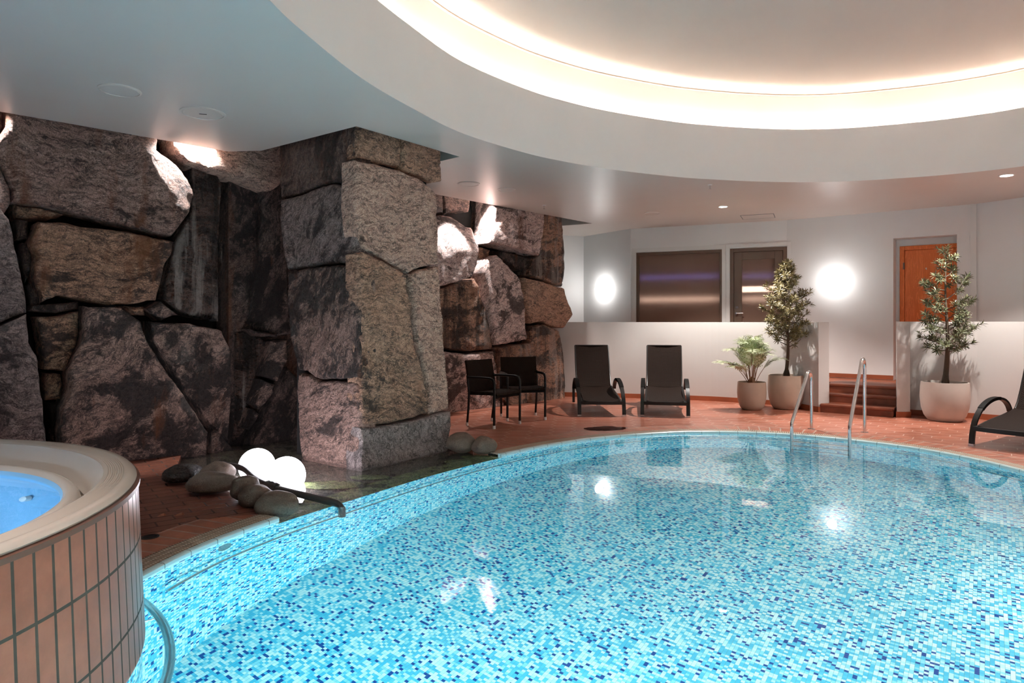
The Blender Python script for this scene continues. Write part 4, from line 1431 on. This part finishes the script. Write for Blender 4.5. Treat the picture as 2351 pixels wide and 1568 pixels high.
def make_lounger():
    r = empty('sun_lounger')
    seatp = [(.0, .225), (.1, .238), (.3, .262), (.55, .285), (.8, .302), (1.0, .322), (1.16, .345)]
    woven(seatp, .575, .03, .022, 12, 'seat', r)
    backp = [(1.175, .345), (1.26, .42), (1.36, .565), (1.45, .72), (1.54, .885), (1.60, 1.0), (1.612, 1.02)]
    b = woven(backp, .575, .032, .02, 12, 'backrest', r)
    mb = MB()
    for sx in (-.297, .297):
        mb.tube([(sx, y, z + .004) for y, z in backp], .014, 8)
    mb.tube([(-.297, 1.612, 1.024), (.297, 1.612, 1.024)], .014, 8)
    mb.build('edge', M['wicker'] if False else M['darkmetal'], b, smooth=True)
    mb = MB()
    for sx in (-.305, .305):
        mb.band([(sx, y, z - .025) for y, z in seatp] + [(sx, 1.5, .345), (sx, 1.86, .335)], (1, 0, 0), .035, .05)
    mb.build('side_frame', M['darkmetal'], r)
    MB().band([(x, -.012 - .025 * (1 - (x / .33) ** 2), .205) for x in [(-.33 + .066 * k) for k in range(11)]], (0, 0, 1), .05, .03).build('foot_bar', M['darkmetal'], r)
    MB().box((0, 1.84, .32), (.6, .03, .04)).build('rear_bar', M['darkmetal'], r)
    for sx in (-1, 1):
        x = sx * .352
        arm = [(x, .0, 0), (x, .02, .12), (x, .08, .26), (x, .2, .37), (x, .36, .45), (x, .55, .495), (x, .74, .505), (x, .9, .485), (x, 1.03, .44), (x, 1.12, .375), (x, 1.16, .315)]
        path, _ = spline(arm, 36, False)
        a_ = MB().band(path, (1, 0, 0), .058, .030).build('armrest', M['darkmetal'], r, smooth=True)
        MB().band([Vector(p) for p in path[12:26]], (1, 0, 0), .064, .038).build('wrapping', M['wicker'], a_, smooth=True)
        MB().box((x, .0, .012), (.062, .04, .024)).build('foot_cap', M['steel'], a_)
        MB().box((sx * .31, 1.80, .16), (.045, .055, .33)).build('leg', M['darkmetal'], r, bevel=.004)
    return r
L1 = make_lounger()
L1.location = (1.375, 10.45, 0); L1.rotation_euler = (0, 0, math.radians(-1))
L1.scale = (.97, 1.0, 1.0)
tag(L1, 'dark wicker lounger beside the rock wall, nearest the armchairs', 'lounger', 'dark wicker sun loungers')
L2 = copy_tree(L1)
L2.location = (2.33, 10.385, 0); L2.rotation_euler = (0, 0, math.radians(-12))
tag(L2, 'dark wicker lounger between the first lounger and the fern pot', 'lounger', 'dark wicker sun loungers')
L3 = copy_tree(L1)
ax = Vector((.81, .585, 0)).normalized()
L3.location = (5.565, 7.69, 0); L3.rotation_euler = (0, 0, math.atan2(ax.y, ax.x) - PI / 2)
tag(L3, 'dark wicker lounger right of the single tree pot, cut by the frame', 'lounger', 'dark wicker sun loungers')

def make_chair():
    r = empty('wicker_armchair')
    hw, dp = .285, .46
    woven([(.0, .44), (.015, .462), (.1, .468), (.3, .46), (dp, .452)], hw * 2 - .03, .045, .012, 10, 'seat', r)
    woven([(dp, .43), (dp + .02, .55), (dp + .045, .70), (dp + .075, .86), (dp + .085, .905)], hw * 2 - .01, .03, .015, 10, 'backrest', r)
    MB().box((0, .02, .43), (hw * 2 - .04, .03, .045)).build('apron', M['wicker'], r)
    for sx in (-1, 1):
        x = sx * hw
        path = [(x, .02, .02), (x, .018, .3), (x, .015, .55), (x, .02, .62), (x, .045, .66), (x, .09, .675), (x, .25, .678), (x, dp + .03, .672)]
        leg = MB().tube(path[:3], .0175, 10).build('leg', M['darkmetal'], r, smooth=True)
        MB().tube([(x, .02, 0), (x, .02, .045)], .0205, 12).build('foot_cap', M['white'], leg, smooth=True)
        MB().tube(path[2:], .0185, 10).build('armrest', M['darkmetal'], r, smooth=True)
        leg = MB().tube([(x * .95, dp + .06, .02), (x * .97, dp + .03, .25), (x, dp + .01, .46), (x, dp + .045, .70)], .0165, 10).build('leg', M['darkmetal'], r, smooth=True)
        MB().tube([(x * .95, dp + .06, 0), (x * .95, dp + .06, .045)], .0195, 12).build('foot_cap', M['white'], leg, smooth=True)
    return r
C1 = make_chair()
C1.location = (-.05, 9.42, 0); C1.rotation_euler = (0, 0, math.radians(52))
tag(C1, 'dark wicker armchair on the left, turned sideways towards the pool', 'chair', 'dark wicker armchairs')
C2 = copy_tree(C1)
C2.location = (.215, 9.97, 0); C2.rotation_euler = (0, 0, math.radians(13))
tag(C2, 'dark wicker armchair behind the sideways one, facing the pool', 'chair', 'dark wicker armchairs')

# ------------------------------------------------------------------ plants
def make_pot(name, loc, r, h, label, group, mat='pot'):
    o = empty(name, loc)
    tag(o, label, 'potted plant', group)
    prof = [(.001, 0), (r * .62, 0), (r * .70, .012), (r * .84, h * .14), (r * .95, h * .34), (r * 1.0, h * .6), (r * .985, h * .85), (r * .955, h), (r * .90, h), (r * .89, h * .9), (r * .88, h * .82)]
    MB().lathe(prof, (0, 0, 0), 64).build('pot', M[mat], o, smooth=True)
    mb = MB()
    vs, fs = [(0, 0, h * .92)], []
    for j in range(1, 9):
        for i in range(40):
            a = 2 * PI * i / 40
            rr = r * .9 * j / 8
            vs.append((rr * math.cos(a), rr * math.sin(a), h * .91 + .02 * noise.noise(Vector((rr * 9 * math.cos(a), rr * 9 * math.sin(a), 2)))))
    for i in range(40):
        fs.append((0, 1 + i, 1 + (i + 1) % 40))
    for j in range(7):
        for i in range(40):
            fs.append((1 + j * 40 + i, 1 + (j + 1) * 40 + i, 1 + (j + 1) * 40 + (i + 1) % 40, 1 + j * 40 + (i + 1) % 40))
    MB().add(vs, fs).build('soil', M['soil'], o, smooth=True)
    return o
def leaf_mat(name, c1, c2, c3):
    t = NT(name)
    g = t.n('ShaderNodeNewGeometry')
    col = t.ramp(g.outputs['Random Per Island'], [(0.0, c1), (.5, c2), (1.0, c3)])
    t.bsdf(col, .42, 0, .4)
    return t.m
M['leaf'] = leaf_mat('narrow_leaves', (.10, .082, .032), (.18, .145, .055), (.32, .265, .13))
M['leaf_green'] = leaf_mat('grey_green_leaves', (.06, .075, .035), (.12, .13, .06), (.28, .28, .17))
M['fern'] = leaf_mat('fern_green', (.30, .37, .16), (.46, .52, .30), (.66, .69, .52))
M['fernstem'] = plain('fern_stem', (.20, .085, .035), .5)
def rosette(mb, p, d, rg, nl=15, L=.08, w=.0066):
    d = d.normalized()
    a0 = d.orthogonal().normalized()
    b0 = d.cross(a0)
    for k in range(nl):
        an = k * 2.4 + rg.uniform(-.3, .3)
        up = .15 + 1.0 * k / nl
        dirv = ((a0 * math.cos(an) + b0 * math.sin(an)) * math.cos(up) + d * math.sin(up)).normalized()
        ll = L * rg.uniform(.75, 1.15)
        side = dirv.cross(d)
        side = side.normalized() if side.length > 1e-4 else a0
        nn = side.cross(dirv).normalized()
        base = p - d * (.03 * (1 - k / nl))
        m1 = base + dirv * (ll * .35) + nn * .004
        m2 = base + dirv * (ll * .72) - nn * .002
        tip = base + dirv * ll - nn * .014
        mb.add([base, m1 + side * w, m1 - side * w, m2 + side * w * .8, m2 - side * w * .8, tip], [(0, 1, 2), (1, 3, 4, 2), (3, 5, 4)])
def tree(o, h0, H, branches, rg, leafmat, trunk_r=.035, lean=(0, 0)):
    """branches: list of (height, angle, reach, rise)"""
    def ax(z):
        f = (z - h0) / (H - h0)
        return Vector((lean[0] * f + .025 * math.sin(f * 7), lean[1] * f + .02 * math.cos(f * 6) - .02, z))
    zs = [h0 - .05 + (H - h0 - .05) * k / 18 for k in range(19)]
    trunk = MB().tube([ax(z) for z in zs], [trunk_r * (1.5 if k == 0 else 1.25 if k == 1 else 1) * max(.12, 1 - .95 * (k / 18) ** .8) for k in range(19)], 12)
    for k in range(4):
        a = k * 1.7
        r0 = Vector((math.cos(a), math.sin(a), 0))
        trunk.tube([ax(h0 + .16) + r0 * .02, ax(h0 + .08) + r0 * .05, ax(h0 - .03) + r0 * .06], [.010, .010, .012], 8)
    fol = MB()
    for (z, an, reach, rise) in branches:
        p0 = ax(z)
        d = Vector((math.cos(an), math.sin(an), 0))
        p1 = p0 + d * reach * .5 + Vector((0, 0, rise * .35))
        p2 = p0 + d * reach + Vector((0, 0, rise))
        trunk.tube([p0, p1, p2], [.009, .006, .004], 6)
        nros = 3 + int(reach * 16)
        for k in range(nros):
            f = .35 + .65 * (k + 1) / nros
            q = (p0.lerp(p1, f / .5) if f < .5 else p1.lerp(p2, (f - .5) / .5))
            off = Vector((rg.uniform(-1, 1), rg.uniform(-1, 1), rg.uniform(-.4, 1))) * .055
            dd = (d * .6 + off.normalized() * .9 + Vector((0, 0, .55)))
            rosette(fol, q + off, dd, rg, 13, rg.uniform(.07, .1))
        rosette(fol, p2, d + Vector((0, 0, .8)), rg, 16, .095)
    for k in range(5):
        rosette(fol, ax(H - .05 - .05 * k) + Vector((rg.uniform(-.03, .03), rg.uniform(-.03, .03), 0)), Vector((rg.uniform(-.5, .5), rg.uniform(-.5, .5), 1)), rg, 14, .085)
    trunk.build('trunk', M['bark'], o, smooth=True)
    f_ = fol.build('foliage', leafmat, o)
grp = 'potted plants along the half walls'
pot2 = make_pot('potted_tree', (4.555, 11.36, 0), .284, .56, 'tall bushy potted tree left of the steps beside the fern', grp, 'pot_brown')
rg = random.Random(5)
br = []
for k in range(46):
    f = k / 45
    z = 1.02 + 1.25 * f
    reach = (.40 * math.sin(PI * min(1, .22 + f * .80)) + .02) * rg.uniform(.7, 1.1)
    br.append((z, k * 2.39, max(.06, reach), .12 + .08 * rg.random()))
tree(pot2, .50, 2.48, br, rg, M['leaf'], .034, (.03, 0))
pot3 = make_pot('potted_tree', (6.34, 10.0, 0), .318, .565, 'airy potted tree standing alone right of the steps', grp)
rg = random.Random(9)
br = []
for (z, an, reach, rise) in [(1.02, 180, .30, .05), (1.0, 20, .34, .10), (1.06, 230, .32, .06), (1.04, 320, .30, .10), (1.10, 100, .28, .08), (1.12, 170, .36, .10), (1.16, 10, .34, .12), (1.2, 270, .3, .1), (1.22, 350, .38, .16), (1.26, 195, .36, .08), (1.3, 30, .40, .22), (1.34, 150, .30, .12), (1.38, 290, .28, .14), (1.42, 185, .33, .14), (1.48, 15, .42, .26), (1.52, 210, .26, .12), (1.58, 175, .28, .16), (1.62, 330, .22, .14), (1.70, 200, .26, .14), (1.76, 20, .40, .32), (1.82, 160, .22, .14), (1.90, 185, .34, .10), (1.95, 300, .12, .12), (2.02, 200, .20, .10), (2.10, 10, .13, .10), (2.2, 170, .12, .10), (2.3, 350, .12, .10), (2.4, 190, .06, .08)]:
    br.append((z, math.radians(an), reach, rise))
tree(pot3, .50, 2.58, br, rg, M['leaf_green'], .045, (.02, 0))
pot1 = make_pot('potted_fern', (3.955, 11.26, 0), .232, .455, 'small pot of pale feathery fern left of the bushy tree', grp, 'pot_brown')
rg = random.Random(3)
stems, fol = MB(), MB()
for k in range(22):
    an = k * 2.39 + rg.uniform(-.3, .3)
    ou = rg.uniform(.06, .36) if k < 19 else .40
    hh = .95 - 1.0 * ou + rg.uniform(-.22, .06)
    if k in (3, 11):
        ou, hh, an = .46, .40, PI + rg.uniform(-.3, .3)
    d = Vector((math.cos(an), math.sin(an), 0))
    b0 = Vector((0, 0, .40)) + d * rg.uniform(.01, .05)
    ctrl = [b0, b0 + d * ou * .25 + Vector((0, 0, hh * .45)), b0 + d * ou * .6 + Vector((0, 0, hh * .85)), b0 + d * ou + Vector((0, 0, hh * .98)), b0 + d * (ou + .12) + Vector((0, 0, hh * .93))]
    path, _ = spline(ctrl, 34, False)
    stems.tube(path[:24], [.0055 - .0035 * i / 23 for i in range(24)], 6)
    for i in range(15, 34):
        t = (path[min(i + 1, 33)] - path[i - 1]).normalized()
        sd = t.cross(Vector((0, 0, 1))).normalized()
        ln = .20 * math.sin(PI * min(1, (34 - i) / 20 * .62 + .08))
        for s in (-1, 1):
            dirv = (sd * s + t * .55 + Vector((0, 0, rg.uniform(-.25, .15)))).normalized()
            nn = dirv.cross(t).normalized()
            for j in range(5):
                q = path[i] + dirv * ln * (j + .6) / 5
                for s2 in (-1, 1):
                    dl = (dirv * .7 + t.cross(nn).normalized() * 0 + (t * s2) * .8).normalized()
                    l2 = ln * .30 * (1 - j / 7)
                    wv_ = dirv * l2 * .34
                    fol.add([q, q + dl * l2 * .5 + wv_, q + dl * l2, q + dl * l2 * .5 - wv_], [(0, 1, 2, 3)])
stems.build('stems', M['fernstem'], pot1, smooth=True)
fol.build('fronds', M['fern'], pot1)
MB().tube([(0, 0, .38), (0, 0, .46), (0, 0, .54)], [.075, .06, .03], 14).build('crown', M['fernstem'], pot1, smooth=True)

# ------------------------------------------------------------------ ceiling and wall fittings
def disc_fitting(name, px, py, r, label, cat, group, lamp=False, slot=False):
    p = G(px, py, CEIL)
    o = empty(name, (p.x, p.y, CEIL))
    tag(o, label, cat, group)
    if lamp:
        MB().lathe([(r, 0), (r, -.006), (r * .78, -.010), (r * .74, 0.0)], (0, 0, 0), 40).build('ring', M['white'], o, smooth=True)
        MB().lathe([(.001, -.004), (r * .75, -.004)], (0, 0, 0), 32).build('lens', M['lampdisc'], o)
    else:
        MB().lathe([(r, 0), (r * .995, -.006), (r * .90, -.012), (r * .885, -.006)], (0, 0, 0), 56).build('ring', M['ceiling'], o, smooth=True)
        g_ = MB().lathe([(r * .885, -.003), (r * .86, -.009), (.001, -.010)], (0, 0, 0), 56).build('grille', M['ceiling'], o, smooth=True)
        if slot:
            MB().box((0, 0, -.011), (.065, .012, .004), .3).build('slot', M['dark'], g_)
    return p
gsp = 'round ceiling speakers and covers'
disc_fitting('ceiling_speaker', 275, 207, .165, 'round ceiling speaker farthest left, above the rock wall', 'speaker', gsp)
disc_fitting('ceiling_speaker', 466, 259.5, .20, 'round ceiling cover with a small slot near the rock wall', 'ceiling cover', gsp, slot=True)
disc_fitting('ceiling_speaker', 1076, 421.5, .16, 'round ceiling speaker just right of the rock pillar', 'speaker', gsp)
disc_fitting('ceiling_speaker', 1163, 435, .135, 'smaller round ceiling cover beyond the speaker by the pillar', 'ceiling cover', gsp)
disc_fitting('ceiling_speaker', 1497, 489.5, .15, 'faint round ceiling speaker in front of the wide window', 'speaker', gsp)
gd = 'recessed downlights'
dl1 = disc_fitting('downlight', 1660, 474, .085, 'lit recessed downlight above the loungers and fern pot', 'downlight', gd, lamp=True)
dl2 = disc_fitting('downlight', 2311, 402, .095, 'lit recessed downlight at the far right of the ceiling', 'downlight', gd, lamp=True)
for (px, py, lab) in ((1630, 424, 'small white sprinkler head under the light well edge'), (1249, 471, 'tiny sprinkler head near the rear rock cliff')):
    p = G(px, py, CEIL)
    o = empty('sprinkler_head', p)
    tag(o, lab, 'sprinkler', 'ceiling sprinkler heads')
    MB().lathe([(.035, .006), (.03, -.008), (.012, -.012)], (0, 0, 0), 20).build('rosette', M['white'], o, smooth=True)
    MB().tube([(0, 0, -.01), (0, 0, -.06)], .008, 10).build('stem', M['chrome'], o, smooth=True)
    MB().lathe([(.001, -.06), (.02, -.062), (.001, -.064)], (0, 0, 0), 16).build('deflector', M['chrome'], o)
# hatch
hp = G(1740, 497, CEIL)
o = empty('ceiling_hatch', (hp.x, hp.y, CEIL), math.radians(-24))
tag(o, 'flush rectangular access hatch in the ceiling by the brown door', 'hatch')
MB().box((0, 0, -.002), (.56, .5, .004)).build('panel', M['ceiling'], o)
mb = MB()
for c, s in (((0, .255, -.002), (.57, .012, .006)), ((0, -.255, -.002), (.57, .012, .006)), ((.285, 0, -.002), (.012, .51, .006)), ((-.285, 0, -.002), (.012, .51, .006))):
    mb.box(c, s)
mb.build('groove', M['groove'], o)
# wall lamps
def wall_lamp(pl, px, py, label, tall=1.0):
    s, z = sz(pl, px, py)
    p = wallpt(pl, s, z, 0)
    o = empty('wall_lamp', p)
    tag(o, label, 'wall lamp', 'round glowing wall lamps')
    n_ = pl[2]
    MB().tube([Vector((0, 0, 0)), n_ * .015, n_ * .016, n_ * .18], [.06, .06, .016, .016], 28).build('back_plate', M['white'], o, smooth=True)
    mb = MB()
    c = n_ * (.25 if tall < 1.2 else .17)
    prof = [(max(.001, .085 * math.sin(PI * k / 20)), -.085 * tall * math.cos(PI * k / 20), c) for k in range(21)]
    mb.lathe([(r_, z, q) for r_, z, q in prof], (0, 0, 0), 36).build('shade', M['sconce'], o, smooth=True)
PA = vplane((1.645, 15.67), (2.49, 14.37))
wall_lamp(PA, 1388, 664, 'glowing wall lamp left of the wide brown window', 1.3)
wall_lamp(PC, 1917, 647, 'glowing wall lamp between the brown door and the wooden door')

# small things on the floor
for (px, py, lab, sx) in ((371, 1186, 'small dull fallen leaf on the pavers nearer the hot tub', .032), (412, 1184, 'small orange fallen leaf on the pavers nearer the boulders', .036)):
    p = G(px, py, 0)
    mb = MB()
    mb.add([(-sx, 0, .004), (-sx * .3, .016, .012), (sx * .5, .014, .02), (sx, 0, .008), (sx * .5, -.014, .006), (-sx * .3, -.016, .004)], [(0, 1, 5), (1, 2, 4, 5), (2, 3, 4)])
    o = mb.build('fallen_leaf', plain('dry_leaf', (.26, .09, .04), .6))
    o.location = p
    o.rotation_euler = (0, 0, .5)
    tag(o, lab, 'leaf', 'scraps on the pavers')
p = G(344, 1233, 0)
o = empty('floor_drain', (p.x, p.y, .001))
tag(o, 'small dark floor drain in the pavers beside the hot tub', 'drain')
MB().lathe([(.06, 0), (.058, .003), (.045, .003)], (0, 0, 0), 24).build('rim', M['darkmetal'], o)
MB().lathe([(.001, .001), (.045, .001)], (0, 0, 0), 24).build('grid', M['dark'], o)
# puddle on the far paving
mb = MB()
vs = []
for k in range(40):
    a = 2 * PI * k / 40
    rr = 1 + .30 * noise.noise(Vector((math.cos(a) * 1.6, math.sin(a) * 1.6, 4.4))) + .12 * noise.noise(Vector((math.cos(a) * 5, math.sin(a) * 5, 1)))
    vs.append((.30 * rr * math.cos(a), .19 * rr * math.sin(a), 0))
mb.add(vs, [tuple(range(40))])
o = mb.build('puddle', plain('wet_patch', (.05, .012, .008), .08))
o.location = G(1388, 984, .003)
o.rotation_euler = (0, 0, .35)
tag(o, 'dark wet patch on the paving in front of the first lounger', 'puddle', None, 'stuff')

# ------------------------------------------------------------------ lights
def lamp(kind, loc, power, color=(1, 1, 1), target=None, **kw):
    l = bpy.data.lights.new('lamp_light', kind)
    l.energy, l.color = power, color
    for k, v in kw.items():
        setattr(l, k, v)
    o = bpy.data.objects.new('lamp_light', l)
    COL.objects.link(o)
    o.location = loc
    if target is not None:
        o.rotation_euler = (Vector(target) - Vector(loc)).to_track_quat('-Z', 'Y').to_euler()
    return o
WARM = (1, .95, .90)
def spot(loc, tgt, p, ang=80, blend=.6, color=WARM, r=.04):
    return lamp('SPOT', loc, p, color, tgt, spot_size=math.radians(ang), spot_blend=blend, shadow_soft_size=r)
spot((dl1.x, dl1.y, CEIL - .03), (dl1.x, dl1.y, 0), 260, 110)
spot((dl2.x, dl2.y, CEIL - .03), (dl2.x, dl2.y, 0), 190, 110)
# unseen fill spots added at ceiling height outside the picture
for (x, y, p) in ((8.2, 5.2, 260), (7.6, 2.2, 200), (3.0, -1.6, 200), (-2.2, -1.4, 70)):
    spot((x, y, CEIL - .03), (x, y, 0), p, 120)
spot((-2.7, 1.2, CEIL - .03), (-2.9, 1.9, 0), 175, 74)
# narrow spots in the ceiling slot grazing the rocks
def slot(pl, px, off, z):
    return wallpt(pl, sz(pl, px, 400, off)[0], z, off)
spot(slot(W1, 455, .16, CEIL + .42), hit(W1, 425, 400, .12), 170, 80, .6, (1, .93, .9), .02)
spot(slot(W1, -20, .2, CEIL + .12), hit(W1, 20, 420, .3), 30, 70, .6, (1, .93, .9), .02)
spot(slot(W2, 1064, .22, CEIL + .10), hit(W2, 1050, 560, .34), 130, 56, .5, (1, .95, .93), .02)
spot(slot(W2, 1114, .24, CEIL + .10), hit(W2, 1185, 690, .3), 210, 84, .7, (1, .93, .9), .02)
# pool lamps under water on the near and right walls
CYAN, PALE = (.56, .95, 1), (1, .93, .87)
for (loc, tgt, p, cl) in (((.6, 1.15, -.55), (-.9, 6.2, -.6), 60, CYAN), ((2.6, 1.75, -.55), (2.2, 7.5, -.8), 9, PALE), ((4.35, 4.0, -.55), (1.6, 6.6, -.9), 13, PALE), ((-1.6, 1.9, -.5), (-.2, 6.5, -.9), 15, CYAN)):
    lamp('AREA', loc, p, cl, tgt, shape='DISK', size=.35)
lamp('AREA', (TI.x - .1, TI.y - .7, .42), 8, (.75, .9, 1), (TI.x + .6, TI.y + .6, 0), shape='DISK', size=.3)

W = bpy.data.worlds.new('World')
SC.world = W
W.use_nodes = True
W.node_tree.nodes['Background'].inputs[0].default_value = (.8, .85, 1, 1)
W.node_tree.nodes['Background'].inputs[1].default_value = 0.0

# ------------------------------------------------------------------ camera
cam = bpy.data.cameras.new('Camera')
co = bpy.data.objects.new('Camera', cam)
COL.objects.link(co)
co.location = (0, 0, EYE)
co.rotation_euler = (PI / 2, 0, 0)
cam.sensor_width = 36
cam.lens = F / 2351 * 36
cam.shift_y = -(784 - HY) / 2351
cam.clip_start, cam.clip_end = .05, 100
SC.camera = co
SC.view_settings.view_transform = 'Standard'
SC.view_settings.look = 'None'
SC.view_settings.gamma = 1
SC.view_settings.use_curve_mapping = False
SC.view_settings.exposure = 1.45

SC.cycles.adaptive_threshold = 0.05
SC.cycles.max_bounces = 8
SC.cycles.diffuse_bounces = 3
SC.cycles.glossy_bounces = 3
SC.cycles.transmission_bounces = 6
